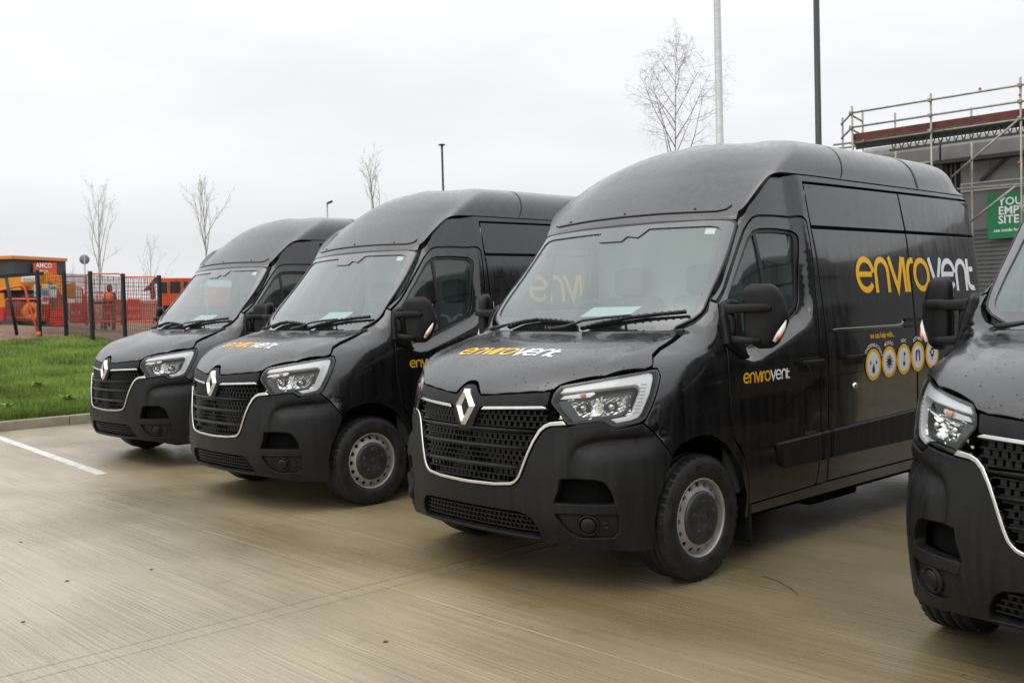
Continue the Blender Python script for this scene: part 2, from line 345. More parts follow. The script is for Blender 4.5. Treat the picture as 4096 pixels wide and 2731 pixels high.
def _surf():
    R_, C_, _ = BS.shape
    vs = []; fs = []
    for s in (1, -1):
        o = len(vs); vs += [Vector((p[0]*s, p[1], p[2])) for p in BS.reshape(-1, 3)]
        for i in range(R_-1):
            for j in range(C_-1):
                a = o+i*C_+j; q = (a, a+1, a+C_+1, a+C_)
                fs += [(q[0], q[1], q[2]), (q[0], q[2], q[3])] if s == 1 else [(q[0], q[2], q[1]), (q[0], q[3], q[2])]
    vn = np.zeros((len(vs), 3)); V = np.array([tuple(v) for v in vs]); F = np.array(fs)
    fn = np.cross(V[F[:, 1]]-V[F[:, 0]], V[F[:, 2]]-V[F[:, 0]])
    for k in range(3): np.add.at(vn, F[:, k], fn)
    # weld normals across x=0
    n = len(vs)//2; C0 = np.arange(0, n, C_)
    for c in list(C0)+list(range(n-C_, n)):
        s = vn[c]+vn[c+n]; vn[c] = s; vn[c+n] = s
    vn /= np.maximum(np.linalg.norm(vn, axis=1)[:, None], 1e-12)
    return vs, fs, [Vector(x) for x in vn], BVHTree.FromPolygons(vs, fs)
SV, SF, SN, TREE = _surf()
AX = 1.1                                   # axis of the cylindrical projection
def cc(*pts):                              # 3D points -> (angle, z)
    return [(math.atan2(p[0], AX-p[1]), p[2]) for p in pts]
def cast(proj, u, v, side=1):
    """side-independent: u is for x>0"""
    if proj == 'S': o, d = Vector((2.5, u, v)), Vector((-1, 0, 0))
    elif proj == 'F': o, d = Vector((u, -2, v)), Vector((0, 1, 0))
    elif proj == 'T': o, d = Vector((u, v, 5)), Vector((0, 0, -1))
    else:
        s, c = math.sin(u), math.cos(u); o, d = Vector((4*s, AX-4*c, v)), Vector((-s, c, 0))
    h, n, i, _ = TREE.ray_cast(o, d)
    if h is None:
        g = o+d*({'S': 1.52, 'F': 2.1, 'T': 3.6, 'C': 3.0}[proj]); h, n, i, _ = TREE.find_nearest(g)
    f = SF[i]; w = poly_3d_calc([SV[k] for k in f], h)
    nn = (SN[f[0]]*w[0]+SN[f[1]]*w[1]+SN[f[2]]*w[2]).normalized()
    return h, nn
def sst(a, b, x):
    t = max(0, min(1, (x-a)/(b-a))); return t*t*(3-2*t)
def pdist(p, pl):
    """distance to an open polyline and signed side"""
    best = 9; sg = 1
    for (a, b), (c, d) in zip(pl, pl[1:]):
        ex, ey = c-a, d-b; t = max(0, min(1, ((p[0]-a)*ex+(p[1]-b)*ey)/(ex*ex+ey*ey)))
        q = math.hypot(p[0]-a-t*ex, p[1]-b-t*ey)
        if q < best: best = q; sg = 1 if ex*(p[1]-b)-ey*(p[0]-a) > 0 else -1
    return best, sg
SCOOP = [(1.02, 1.30), (1.20, 1.20), (1.34, 1.165), (1.42, 1.172), (1.703, 1.268), (1.925, 1.345), (2.01, 1.40), (2.04, 1.47)]
def disp_S(y, z):
    """door: the facet under the side window, a slight swage above the moulding"""
    if not 1.05 < y < 2.2: return 0
    zl = float(np.interp(y, [p[0] for p in SCOOP], [p[1] for p in SCOOP]))
    t = max(0, min(1, (z-zl)/.10))
    return -.052*(1-(1-t)**1.6)*(1-sst(1.99, 2.075, y))*sst(1.1, 1.26, y)
def bez(p, n=10): return [tuple((Vector(p[0])*(1-t)**3+Vector(p[1])*3*t*(1-t)**2+Vector(p[2])*3*t*t*(1-t)+Vector(p[3])*t**3)[:2]) for t in [k/n for k in range(n+1)]]
CRS = [(.596, .60), (.597, .66)]+bez([(.598, .70), (.605, .80), (.66, .835), (.80, .848)], 14)+[(.90, .853), (1.0, .853)]
def disp_C(a, z):
    return _dC(abs(a), z)
def _dC(a, z):
    """bumper: hollow round the air pocket with its sloping facet"""
    if z > .90 or z < .45 or a < .5: return 0
    d, s = pdist((a, z), CRS)
    if s > 0: return 0
    zf = .700+.09*max(0, a-.6)
    rz = max(0, min(1, (z-zf)/(.838-zf)))*(1-sst(.88, 1.16, a))
    rx = max(0, min(1, 1-(a-.59)/.11))*.75*sst(.50, .62, z)
    return -.040*sst(0, .034, d)*max(rz, rx)
BCR = [(.765, .955), (.745, .80), (.728, .616), (.69, .42), (.62, .27)]
def disp_T(x, y):
    """bonnet: raised centre field bounded by a crease"""
    x = abs(x); d, s = pdist((x, y), BCR)
    if s < 0 : return 0.0
    return .013*sst(0, .10, d)*sst(.16, .45, y)*1.0
DISP = {'S': disp_S, 'C': disp_C, 'T': disp_T, 'F': None}
def rp(pts, r=0, n=5):
    """round the corners of a polygon; a third coordinate is that corner's radius"""
    o = []; m = len(pts)
    for i, p in enumerate(pts):
        q = p[2] if len(p) > 2 else r
        if q <= 0: o.append((p[0], p[1])); continue
        a = Vector(pts[i-1][:2]); b = Vector(p[:2]); c = Vector(pts[(i+1) % m][:2])
        u = a-b; w = c-b; ql = min(q, u.length*.45, w.length*.45); s = b+u.normalized()*ql; t = b+w.normalized()*ql
        for k in range(n+1):
            f = k/n; x = s*(1-f)**2+b*2*f*(1-f)+t*f*f; o.append((x.x, x.y))
    return o
def resample(poly, h):
    o = []
    for i, a in enumerate(poly):
        b = poly[(i+1) % len(poly)]; L = math.hypot(b[0]-a[0], b[1]-a[1])
        if L < 1e-5: continue
        n = max(1, round(L/h)); o += [(a[0]+(b[0]-a[0])*k/n, a[1]+(b[1]-a[1])*k/n) for k in range(n)]
    return o
def area(p): return sum(p[i-1][0]*p[i][1]-p[i][0]*p[i-1][1] for i in range(len(p)))/2
def inset(p, r):
    """p ccw: shift vertices inwards by r"""
    o = []; m = len(p)
    for i in range(m):
        a = Vector(p[i-1]); b = Vector(p[i]); c = Vector(p[(i+1) % m])
        n1 = Vector((-(b-a).y, (b-a).x)); n2 = Vector((-(c-b).y, (c-b).x))
        if n1.length < 1e-9 or n2.length < 1e-9: o.append(tuple(b)); continue
        n1.normalize(); n2.normalize(); n = n1+n2
        if n.length < .3: n = n1
        n.normalize(); k = min(2.0, 1/max(.4, n.dot(n1))); o.append(tuple(b+n*r*k))
    return o
def inside(p, poly):
    c = False; x, y = p; j = len(poly)-1
    for i in range(len(poly)):
        if (poly[i][1] > y) != (poly[j][1] > y) and x < (poly[j][0]-poly[i][0])*(y-poly[i][1])/(poly[j][1]-poly[i][1])+poly[i][0]: c = not c
        j = i
    return c
def cdt(loops, h, lines=()):
    """triangulate loops[0] minus loops[1:], with grid points inside; boundary verts come first"""
    vs = []; ed = []; rng = []
    for lp in loops:
        o = len(vs); vs += [Vector(p) for p in lp]; ed += [(o+i, o+(i+1) % len(lp)) for i in range(len(lp))]; rng.append((o, len(vs)))
    for ln in lines:
        pv = None
        for p in ln:
            if inside(p, loops[0]) and not any(inside(p, l) for l in loops[1:]) and min((v.x-p[0])**2+(v.y-p[1])**2 for v in vs) > .004**2:
                vs.append(Vector(p))
                if pv is not None: ed.append((pv, len(vs)-1))
                pv = len(vs)-1
            else: pv = None
    nb = len(vs)
    xs = [v.x for v in vs]; ys = [v.y for v in vs]; B = np.array([(v.x, v.y) for v in vs])
    if h:
        row_ = 0; y = min(ys)+h*.5
        while y < max(ys):
            x = min(xs)+h*(.25 if row_ % 2 else .75)
            while x < max(xs):
                if inside((x, y), loops[0]) and not any(inside((x, y), l) for l in loops[1:]) and ((B-(x, y))**2).sum(1).min() > (.55*h)**2:
                    vs.append(Vector((x, y)))
                x += h
            y += h*.87; row_ += 1
    V, E_, F, ov, _, _ = geometry.delaunay_2d_cdt(vs, ed, [], 0, 1e-7)
    mp = {}
    for i, l in enumerate(ov):
        for k in l: mp[k] = i
    fs = []
    for f in F:
        cx = sum(V[i].x for i in f)/len(f); cy = sum(V[i].y for i in f)/len(f)
        if inside((cx, cy), loops[0]) and not any(inside((cx, cy), l) for l in loops[1:]):
            t = list(f)
            if area([tuple(V[i]) for i in t]) < 0: t.reverse()
            fs.append(tuple(t))
    bl = [[mp[i] for i in range(a, b)] for a, b in rng]
    return [tuple(v) for v in V], fs, bl
class Panel:
    """pieces of body skin cut to an outline, with rolled edges and a return flange"""
    def __init__(s): s.v = []; s.f = []; s.n = []
    def add(s, poly, proj, off=0, depth=.03, holes=(), gap=.0028, h=.04, bev=.0025, side=1, disp=True, bh=.03, lines=()):
        poly = resample(poly, bh)
        if area(poly) < 0: poly.reverse()
        holes = [resample(q, bh) for q in holes]
        for q in holes:
            if area(q) < 0: q.reverse()
        outer = inset(poly, gap); hol = [inset(q, -gap) for q in holes]
        o2 = inset(outer, bev); h2 = [inset(q, -bev) for q in hol]
        V, F, BL = cdt([o2]+h2, h, lines)
        D = DISP[proj] if disp else None
        # orientation: does (u,v) ccw map to outward?
        cw = {'S': True, 'F': True, 'T': True, 'C': True}[proj]
        def P(u, v):
            if proj in 'FT' or u >= 0 or proj == 'S':
                p, n = cast(proj, u, v)
            else:
                p, n = cast(proj, u, v)
            if D:
                d = D(u, v)
                e = .012; g1 = (D(u+e, v)-D(u-e, v))/(2*e); g2 = (D(u, v+e)-D(u, v-e))/(2*e)
                if abs(g1)+abs(g2) > 1e-6:
                    ta = (cast(proj, u+e, v)[0]-cast(proj, u-e, v)[0])/(2*e); tb = (cast(proj, u, v+e)[0]-cast(proj, u, v-e)[0])/(2*e)
                    E_, F_, G_ = ta.dot(ta), ta.dot(tb), tb.dot(tb); q = E_*G_-F_*F_
                    if q > 1e-9:
                        gr = ta*((G_*g1-F_*g2)/q)+tb*((E_*g2-F_*g1)/q); p = p+n*d; n = (n-gr).normalized()
                    else: p = p+n*d
                else: p = p+n*d
            return p, n
        m = Vector((side, 1, 1))
        mir = (side < 0)
        o = len(s.v); pts = []; nrm = []
        for u, v in V:
            p, n = P(u, v); pts.append(p+n*off); nrm.append(n)
        # winding test
        if F:
            a, b, c = F[len(F)//2]; fl = (pts[b]-pts[a]).cross(pts[c]-pts[a]).dot(nrm[a]) < 0
        else: fl = False
        loops = [(outer, BL[0], 1)]+[(hol[i], BL[i+1], -1) for i in range(len(hol))]
        def addf(idx, ns):
            if fl != mir: idx = idx[::-1]; ns = ns[::-1]
            s.f.append(tuple(i+o for i in idx)); s.n += [Vector((n.x*side, n.y, n.z)) for n in ns]
        for f in F: addf(list(f), [nrm[i] for i in f])
        ext = []
        if depth > 0:
            for ol, bl, sg in loops:
                k = len(bl); e1 = []; e2 = []; on = []
                for i in range(k):
                    u, v = ol[i]; p, n = P(u, v)
                    q = p+n*(off-bev); r = q-n*depth
                    e1.append(len(pts)); pts.append(q); e2.append(len(pts)); pts.append(r)
                    t = (pts[bl[(i+1) % k]]-pts[bl[i-1]]).normalized() if (pts[bl[(i+1) % k]]-pts[bl[i-1]]).length > 1e-7 else Vector((0, 0, 1))
                    w = t.cross(nrm[bl[i]])
                    toout = q-pts[bl[i]]
                    toout = toout-nrm[bl[i]]*toout.dot(nrm[bl[i]])
                    if w.dot(toout) < 0: w = -w
                    on.append(w.normalized() if w.length > 1e-6 else nrm[bl[i]])
                for i in range(k):
                    j = (i+1) % k; a, b = bl[i], bl[j]
                    mid_i = (on[i]+nrm[a]).normalized(); mid_j = (on[j]+nrm[b]).normalized()
                    q1 = [a, e1[i], e1[j], b]; n1 = [nrm[a], on[i], on[j], nrm[b]]
                    q2 = [e1[i], e2[i], e2[j], e1[j]]; n2 = [on[i], on[i], on[j], on[j]]
                    if sg < 0:
                        q1 = q1[::-1]; n1 = n1[::-1]; q2 = q2[::-1]; n2 = n2[::-1]
                    # orientation: outward along on
                    for q_, n_ in ((q1, n1), (q2, n2)):
                        fa = (pts[q_[1]]-pts[q_[0]]).cross(pts[q_[2]]-pts[q_[0]]).dot(on[i]+nrm[a]*.3)
                        if (fa < 0): q_ = q_[::-1]; n_ = n_[::-1]
                        idx = q_; ns = n_
                        if mir: idx = idx[::-1]; ns = ns[::-1]
                        s.f.append(tuple(x+o for x in idx)); s.n += [Vector((n.x*side, n.y, n.z)) for n in ns]
        s.v += [Vector((p.x*side, p.y, p.z)) for p in pts]
        return s
    def build(s, name, mat, parent):
        return mobj(name, s.v, s.f, mat, parent, loopn=s.n)
def panel(name, poly, proj, mat, parent, both=False, **kw):
    """one panel; both=True builds the mirrored one as a second object"""
    r = [Panel().add(poly, proj, **kw).build(name, mat, parent)]
    if both: r.append(Panel().add(poly, proj, side=-1, **kw).build(name, mat, parent))
    return r
def mir(h):
    """half outline (x>=0, from the centre line round to the centre line) -> full outline"""
    return list(h)+[(-x, y) for x, y in reversed(h) if x > 1e-6]
def grid_patch(name, r0, r1, c0, c1, mat, parent, depth=.03, full=True, gapu=.003, bothsides=True, skirt_rows=(True, False), skirt_cols=(False, True)):
    """structured patch of the master surface; mirrored halves welded when it starts at the centre line"""
    A = BS[r0:r1+1, c0:c1+1].copy()
    if c0 == 0 or full:
        B = np.concatenate([A[:, ::-1]*np.array([-1, 1, 1]), A[:, 1:]] if c0 == 0 else [A], axis=1)
    else: B = A
    R_, C_, _ = B.shape
    du = np.zeros_like(B); dv = np.zeros_like(B)
    du[:, 1:-1] = B[:, 2:]-B[:, :-2]; du[:, 0] = B[:, 1]-B[:, 0]; du[:, -1] = B[:, -1]-B[:, -2]
    dv[1:-1] = B[2:]-B[:-2]; dv[0] = B[1]-B[0]; dv[-1] = B[-1]-B[-2]
    n = np.cross(du, dv); ln = np.linalg.norm(n, axis=2, keepdims=True); n = n/np.maximum(ln, 1e-9)
    bad = (ln[..., 0] < 1e-9); n[bad] = (0, 0, 1)
    vs = [Vector(p) for p in B.reshape(-1, 3)]; ns = [Vector(p) for p in n.reshape(-1, 3)]; fs = []; ln_ = []
    def q(a, b, c, d, nn=None):
        if (vs[a]-vs[b]).length < 1e-6 or (vs[c]-vs[d]).length < 1e-6:
            pass
        fs.append((a, b, c, d)); ln_.extend(nn or [ns[a], ns[b], ns[c], ns[d]])
    for i in range(R_-1):
        for j in range(C_-1): q(i*C_+j, i*C_+j+1, (i+1)*C_+j+1, (i+1)*C_+j)
    def skirt(idx, outw):
        o = len(vs)
        for k in idx: vs.append(vs[k]-ns[k]*depth); ns.append(ns[k])
        for t in range(len(idx)-1):
            a, b = idx[t], idx[t+1]; w = outw(a)
            f = (a, b, o+t+1, o+t)
            if (vs[b]-vs[a]).cross(vs[o+t]-vs[a]).dot(w) < 0: f = f[::-1]
            fs.append(f); ln_.extend([w]*4)
    if skirt_rows[0]: skirt([j for j in range(C_)], lambda a: -Vector(dv.reshape(-1, 3)[a]).normalized())
    if skirt_cols[1]: skirt([i*C_+C_-1 for i in range(R_)], lambda a: Vector(du.reshape(-1, 3)[a]).normalized())
    if skirt_cols[0] or (c0 == 0 and skirt_cols[1]): skirt([i*C_ for i in range(R_)], lambda a: -Vector(du.reshape(-1, 3)[a]).normalized())
    if c0 > 0:
        o = len(vs); k = 0; f2 = []; l2 = []
        for f in fs:
            f2.append(tuple(i+o for i in f[::-1])); l2 += [Vector((-q_.x, q_.y, q_.z)) for q_ in ln_[k:k+len(f)][::-1]]; k += len(f)
        vs = vs+[Vector((-v.x, v.y, v.z)) for v in vs]; fs = fs+f2; ln_ = ln_+l2
    return mobj(name, vs, fs, mat, parent, loopn=ln_)
# ------------------------------------------------------------------ lettering
def ribbon(path, w, closed=False):
    """quads of a stroke of width w along a 2D path"""
    n = len(path); vs = []; fs = []
    for i, p in enumerate(path):
        a = path[i-1] if (i or closed) else None; b = path[(i+1) % n] if (i < n-1 or closed) else None
        p = Vector(p); d1 = (p-Vector(a)).normalized() if a is not None else None; d2 = (Vector(b)-p).normalized() if b is not None else None
        d1 = d1 or d2; d2 = d2 or d1
        n1 = Vector((-d1.y, d1.x)); n2 = Vector((-d2.y, d2.x)); m = (n1+n2); m = m.normalized() if m.length > .1 else n1
        k = w/2/max(.35, m.dot(n1)); vs += [p+m*k, p-m*k]
    for i in range(n-1+closed):
        j = (i+1) % n; fs.append((2*i, 2*i+1, 2*j+1, 2*j))
    return vs, fs
def arcp(cx, cy, rx, ry, a0, a1, n=14): return [(cx+rx*math.cos(math.radians(a0+(a1-a0)*i/n)), cy+ry*math.sin(math.radians(a0+(a1-a0)*i/n))) for i in range(n+1)]
def glyph(ch, w=.165):
    """letters of the wordmark, x-height 1: list of (verts, faces), advance"""
    h = w/2
    def seg(path, c=False): return ribbon(path, w, c)
    if ch == 'o': return [seg(arcp(.5, .5, .5-h, .5-h, 0, 360, 32)[:-1], True)], 1.0
    if ch == 'e':
        bar = ([Vector((w+.0, .44)), Vector((1-w*.98, .44)), Vector((1-w*.98, .585)), Vector((w+.0, .585))], [(0, 1, 2, 3)])
        c = .44
        return [seg(arcp(.5, .5, .5-h, .5-h, -38, -352, 34)), bar], .99
    if ch == 'n': return [seg([(h, 0), (h, .3)]+arcp(.42, .56, .42-h, .44-h, 180, 0, 16)+[(.84-h, .3), (.84-h, 0)])], .86
    if ch == 'v': return [seg([(h*.6, 1), (.43, h*1.1), (.86-h*.6, 1)])], .80
    if ch == 'i': return [seg([(h+.03, 0), (h+.03, 1)])], .215
    if ch == 'r': return [seg([(h+.02, 0), (h+.02, .45)]+arcp(.40, .52, .38-h, .48-h, 180, 92, 8)+[(.5, 1-h)])], .47
    if ch == 't':
        bar = ([Vector((w+.012, .60)), Vector((.46, .60)), Vector((.46, .75)), Vector((w+.012, .75))], [(0, 1, 2, 3)])
        return [seg([(h, 1.0), (h, .35)]+arcp(.34, .34, .34-h, .34-h, 180, 262, 8)+[(.48, h)]), bar], .5
def openres(pl, h):
    o = []
    for a, b in zip(pl, pl[1:]):
        n = max(1, round(math.hypot(b[0]-a[0], b[1]-a[1])/h)); o += [(a[0]+(b[0]-a[0])*k/n, a[1]+(b[1]-a[1])*k/n) for k in range(n)]
    return o+[pl[-1]]
def word(txt):
    x = 0; res = []
    for ch in txt:
        g, a = glyph(ch); res.append((ch, [([Vector((v.x+x, v.y)) for v in vs], fs) for vs, fs in g])); x += a-.02
    return res, x
def put(groups, fn, off, name, m, parent):
    """wrap flat outlines onto the body: fn(u, v) -> (point, normal)"""
    V = []; F = []; NN = []
    for vs, fs in groups:
        o = len(V); ns = []
        for v in vs:
            p, n = fn(v.x, v.y); V.append(p+n*off); ns.append(n)
        for f in fs:
            a = (V[o+f[1]]-V[o+f[0]]).cross(V[o+f[2]]-V[o+f[0]]).dot(ns[f[0]])
            f = f if a > 0 else f[::-1]
            F.append(tuple(i+o for i in f)); NN += [ns[i] for i in f]
    return mobj(name, V, F, m, parent, loopn=NN)
def txt_groups(s, size=1.0, align='LEFT', bold=False, shear=0):
    cu = bpy.data.curves.new('tmp', 'FONT'); cu.body = s; cu.size = size; cu.align_x = align; cu.resolution_u = 2; cu.shear = shear
    if bold: cu.offset = .018*size
    ob = bpy.data.objects.new('tmp', cu); COL.objects.link(ob)
    dg = bpy.context.evaluated_depsgraph_get(); me = bpy.data.meshes.new_from_object(ob.evaluated_get(dg))
    vs = [Vector((v.co.x, v.co.y)) for v in me.vertices]; fs = [tuple(p.vertices) for p in me.polygons]
    bpy.data.objects.remove(ob); bpy.data.curves.remove(cu); bpy.data.meshes.remove(me)
    return [(vs, fs)]
def sidefn(y0, z0, sc, sx=1.0, side=1, L=0):
    """text space -> flank; on the right flank the word starts at the rear"""
    def f(u, v):
        y = y0+u*sc*sx if side > 0 else y0+L-u*sc*sx
        p, n = cast('S', y, z0+v*sc); d = disp_S(y, z0+v*sc); p = p+n*d
        return (p, n) if side > 0 else (Vector((-p.x, p.y, p.z)), Vector((-n.x, n.y, n.z)))
    return f
def wordmark(parent, fn, off=.0022, cols=('yellow', 'white')):
    g, w = word('envirovent')
    put([q for ch, gs in g[:6] for q in gs], fn, off, 'yellow_lettering', YEL, parent)
    wh = [q for ch, gs in g[6:] for q in gs]
    wh.append(ribbon([(w+.02+.035*math.cos(a*.7), .04+.035*math.sin(a*.7)) for a in range(9)], .018, True))
    put(wh, fn, off, 'white_lettering', WHT, parent)

# ------------------------------------------------------------------ the van (origin on the ground under its nose, facing -y)
VAN = empty('delivery_van')
V = VAN
# ---- roof
S0 = SEAM*NR; R_END = BS.shape[0]-1
cA, cB, cC, cD = 0, 10*NC, 11*NC, 13*NC
g1, g2 = 9*NC+7, 11*NC+4
grid_patch('roof_cap', S0, R_END, 0, g1, CAPM, V, depth=.022)
grid_patch('roof_panel', S0, R_END, g1, g2, CAPM, V, depth=.022, skirt_cols=(True, True))
grid_patch('roof_panel', S0, R_END, g2, 13*NC, CAPM, V, depth=.022, skirt_cols=(True, True))
# sealed seams across the roof
for col, wd in ((g1, .006), (g2, .013)):
    vs = []; fs = []
    L_ = [BS[r, col] for r in range(S0+1, R_END+1, 2)]; full_ = [np.array(p) for p in L_]+[np.array(p)*np.array([-1, 1, 1]) for p in L_[-2::-1]]
    for k, p in enumerate(full_):
        q = full_[min(k+1, len(full_)-1)]-full_[max(k-1, 0)]; nn = Vector((-q[2], 0, q[0])); nn = -nn if nn.z < 0 else nn; nn.normalize()
        if abs(nn.x) > .05 and nn.x*p[0] < 0: nn = -nn
        for dy in (-wd, wd): vs.append(Vector(p)+nn*.003+Vector((0, dy, 0)))
    for k in range(len(full_)-1): fs.append((2*k, 2*k+1, 2*k+3, 2*k+2))
    mobj('roof_seam', vs, fs, SEAL, V, smooth=True)
grid_patch('rear_panel', 0, S0, 13*NC, BS.shape[1]-1, PAINT, V, depth=.022, skirt_cols=(True, False))
# ---- bonnet
bon = [(0, .099), (.022, .099), (.045, .094), (.085, .068), (.106, .058), (.206, .073), (.359, .108), (.499, .151), (.552, .177), (.573, .200),
       (.767, .348), (.885, .515), (.900, .553), (.897, .570), (.862, .612), (.843, .696), (.838, .821), (.812, .901), (.767, .958), (.745, .955), (.55, .905), (.3, .866), (0, .853)]
panel('bonnet', mir(bon), 'T', BONM, V, off=.004, depth=.035, h=.035)
# ---- wings
wing3 = [(.920, .585, 1.172), (.902, .559, 1.176), (.864, .614, 1.228), (.845, .696, 1.262), (.840, .821, 1.303), (.814, .901, 1.333), (.775, .960, 1.356), (.800, 1.008, 1.392),
         (.826, 1.036, 1.424), (.866, 1.072, 1.465), (.868, 1.108, 1.522), (.919, 1.128, 1.504), (.947, 1.104, 1.435), (.974, 1.092, 1.34), (1.0, 1.087, 1.18), (1.012, 1.086, 1.023), (1.010, 1.101, .910),
         (1.007, 1.139, .747), (1.003, 1.253, .610), (.997, 1.291, .478), (.982, 1.298, .346), (.972, 1.302, .275), (.970, 1.272, .275), (.985, 1.272, .40), (.994, 1.262, .438), (1.002, 1.205, .575),
         (1.005, 1.138, .654), (1.007, 1.059, .725), (1.010, .930, .790), (1.011, .794, .797), (1.005, .65, .766), (.998, .594, .717), (.967, .517, .831), (.926, .45, .898), (.935, .468, .919), (.946, .502, .979), (.951, .544, 1.059), (.941, .584, 1.135)]
panel('front_wing', cc(*wing3), 'C', PAINT, V, both=True, h=.035, depth=.04)
# ---- doors
door = [(1.128, 1.508), (1.324, 1.722), (1.485, 1.903), (1.53, 1.955), (1.574, 1.990), (1.63, 2.017), (1.685, 2.029), (1.8, 2.031), (2.055, 2.026, .035), (2.104, 2.0, .03), (2.104, 1.878), (2.082, 1.5), (2.062, 1.2), (2.057, .76),
        (2.04, .45), (2.025, .362, .05), (1.302, .350, .01), (1.293, .478), (1.256, .61), (1.20, .70), (1.143, .747), (1.105, .910), (1.09, 1.023), (1.092, 1.18), (1.097, 1.34), (1.108, 1.435)]
winp = [(1.205, 1.50), (1.21, 1.262, .02), (1.262, 1.236, .02), (1.30, 1.240), (1.50, 1.300), (1.719, 1.372), (1.86, 1.420), (1.925, 1.455), (1.962, 1.51), (1.985, 1.60), (2.015, 1.80), (2.034, 1.945, .07), (1.80, 1.955), (1.66, 1.953), (1.60, 1.938), (1.535, 1.897), (1.41, 1.77), (1.319, 1.67)]
winr = rp(winp); 
sc0 = openres(SCOOP, .025)
panel('front_door', rp(door), 'S', PAINT, V, both=True, h=.03, lines=[sc0, [(y, z+.008) for y, z in sc0], [(y, z-.008) for y, z in sc0], [(y, z+.03) for y, z in sc0], [(y, z+.06) for y, z in sc0], [(y, z+.10) for y, z in sc0]], holes=[winr], depth=.04)
DOORS = [o for o in children(V) if o.name.startswith('front_door')]
wa = winr if area(winr) > 0 else winr[::-1]
win_in = inset(wa, .022)
for s, dr in zip((1, -1), DOORS):
    Panel().add(wa, 'S', side=s, off=-.010, depth=.02, holes=[win_in], gap=0, h=.05).build('window_seal', SEAL, dr)
    Panel().add(inset(wa, .018), 'S', side=s, off=-.018, depth=.003, gap=0, h=.06).build('door_glass', SDG, dr)
    Panel().add([(1.602, 1.27), (1.628, 1.28), (1.632, 1.945), (1.606, 1.93)], 'S', side=s, off=-.008, depth=.012, gap=0, h=.06, bev=.001).build('window_post', SEAL, dr)
    # handle: recess plate and pull bar
    q = Panel()
    q.add(rp([(1.80, 1.075), (2.06, 1.075), (2.06, 1.155), (1.80, 1.155)], .03), 'S', side=s, off=.0015, depth=.004, gap=0, bev=.001)
    hd = q.build('door_handle', PLAST, dr)
    b = MB(); b.box((s*1.040, 1.93, 1.128), (.022, .235, .030), bev=.010); b.box((s*1.024, 1.83, 1.128), (.03, .03, .022), bev=.004); b.box((s*1.024, 2.03, 1.128), (.03, .03, .022), bev=.004)
    for v in hd.data.vertices: pass
    b.build('handle_bar', PLAST, dr)
    b = MB(); b.lathe([(0.0001, s*1.019), (.016, s*1.018), (.016, s*1.005)], 16, Matrix.Translation((0, 1.915, 1.088))); b.build('door_lock', PLAST, dr)
    # grey trim badge
    put(txt_groups('Business', 1), sidefn(1.875, .690, .036, 1.0, s, .165), .0022, 'grey_lettering', BADGET, dr)
# ---- cant rail / pillars
seam_ = [(p[1], p[2]) for p in BS[S0, 4*NC-2:12*NC+8:2]]
seam_ = [(y, z-.0045) for y, z in seam_ if 1.53 < y < 4.55]
rail = [(1.118, 1.532), (1.25, 1.672), (1.370, 1.811), (1.505, 1.983), (1.508, 2.004)]+seam_+[
        (4.575, 2.248), (3.37, 2.248), (2.128, 2.248), (2.14, 2.0), (2.150, 1.5), (2.152, .9), (2.15, .362), (2.03, .362), (2.046, .45), (2.063, .76), (2.068, 1.2), (2.088, 1.5), (2.110, 1.878), (2.110, 2.0, .03), (2.06, 2.032, .035), (1.8, 2.037), (1.685, 2.035), (1.63, 2.023), (1.574, 1.996), (1.53, 1.961), (1.485, 1.909), (1.324, 1.728), (1.128, 1.514)]
panel('body_pillar', rp(rail), 'S', PAINT, V, both=True, h=.04, depth=.04)
grid_patch('windscreen_header', (SEAM-1)*NR+1, S0, 0, 4*NC, PAINT, V, depth=.02, skirt_rows=(True, False), skirt_cols=(False, True))
# ---- sliding doors and quarters
sl_lo = [(2.158, .365, .01), (3.365, .365, .01), (3.352, 1.2), (3.385, 1.955), (2.148, 1.955), (2.158, 1.5), (2.160, .9)]
sl_up = [(2.147, 1.968), (3.386, 1.968), (3.362, 2.240, .01), (2.134, 2.240, .01)]
qr_lo = [(3.375, .365), (3.60, .365), (3.61, .50), (3.67, .66), (3.77, .76), (3.91, .81), (4.07, .81), (4.21, .76), (4.31, .66), (4.37, .50), (4.38, .36), (4.555, .36), (4.575, 1.2), (4.575, 1.955), (3.395, 1.955), (3.362, 1.2)]
qr_up = [(3.396, 1.968), (4.575, 1.968), (4.575, 2.240), (3.372, 2.240)]
for s in (1, -1):
    Panel().add(sl_lo, 'S', side=s, h=.05, bev=.004, gap=.0035).add(sl_up, 'S', side=s, h=.05, bev=.004, gap=.0035).build('sliding_door', PAINT, V)
    Panel().add(qr_lo, 'S', side=s, h=.05, bev=.004, gap=.0035).add(qr_up, 'S', side=s, h=.05, bev=.004, gap=.0035).build('quarter_panel', PAINT, V)
    Panel().add([(1.315, .282), (3.59, .282), (3.59, .357), (2.1, .357), (1.315, .342)], 'S', side=s, off=-.012, h=.06).add([(4.39, .30), (4.55, .30), (4.55, .352), (4.39, .352)], 'S', side=s, off=-.012, h=.06).build('sill', PAINT, V)
SLD = [o for o in children(V) if o.name.startswith('sliding_door')]
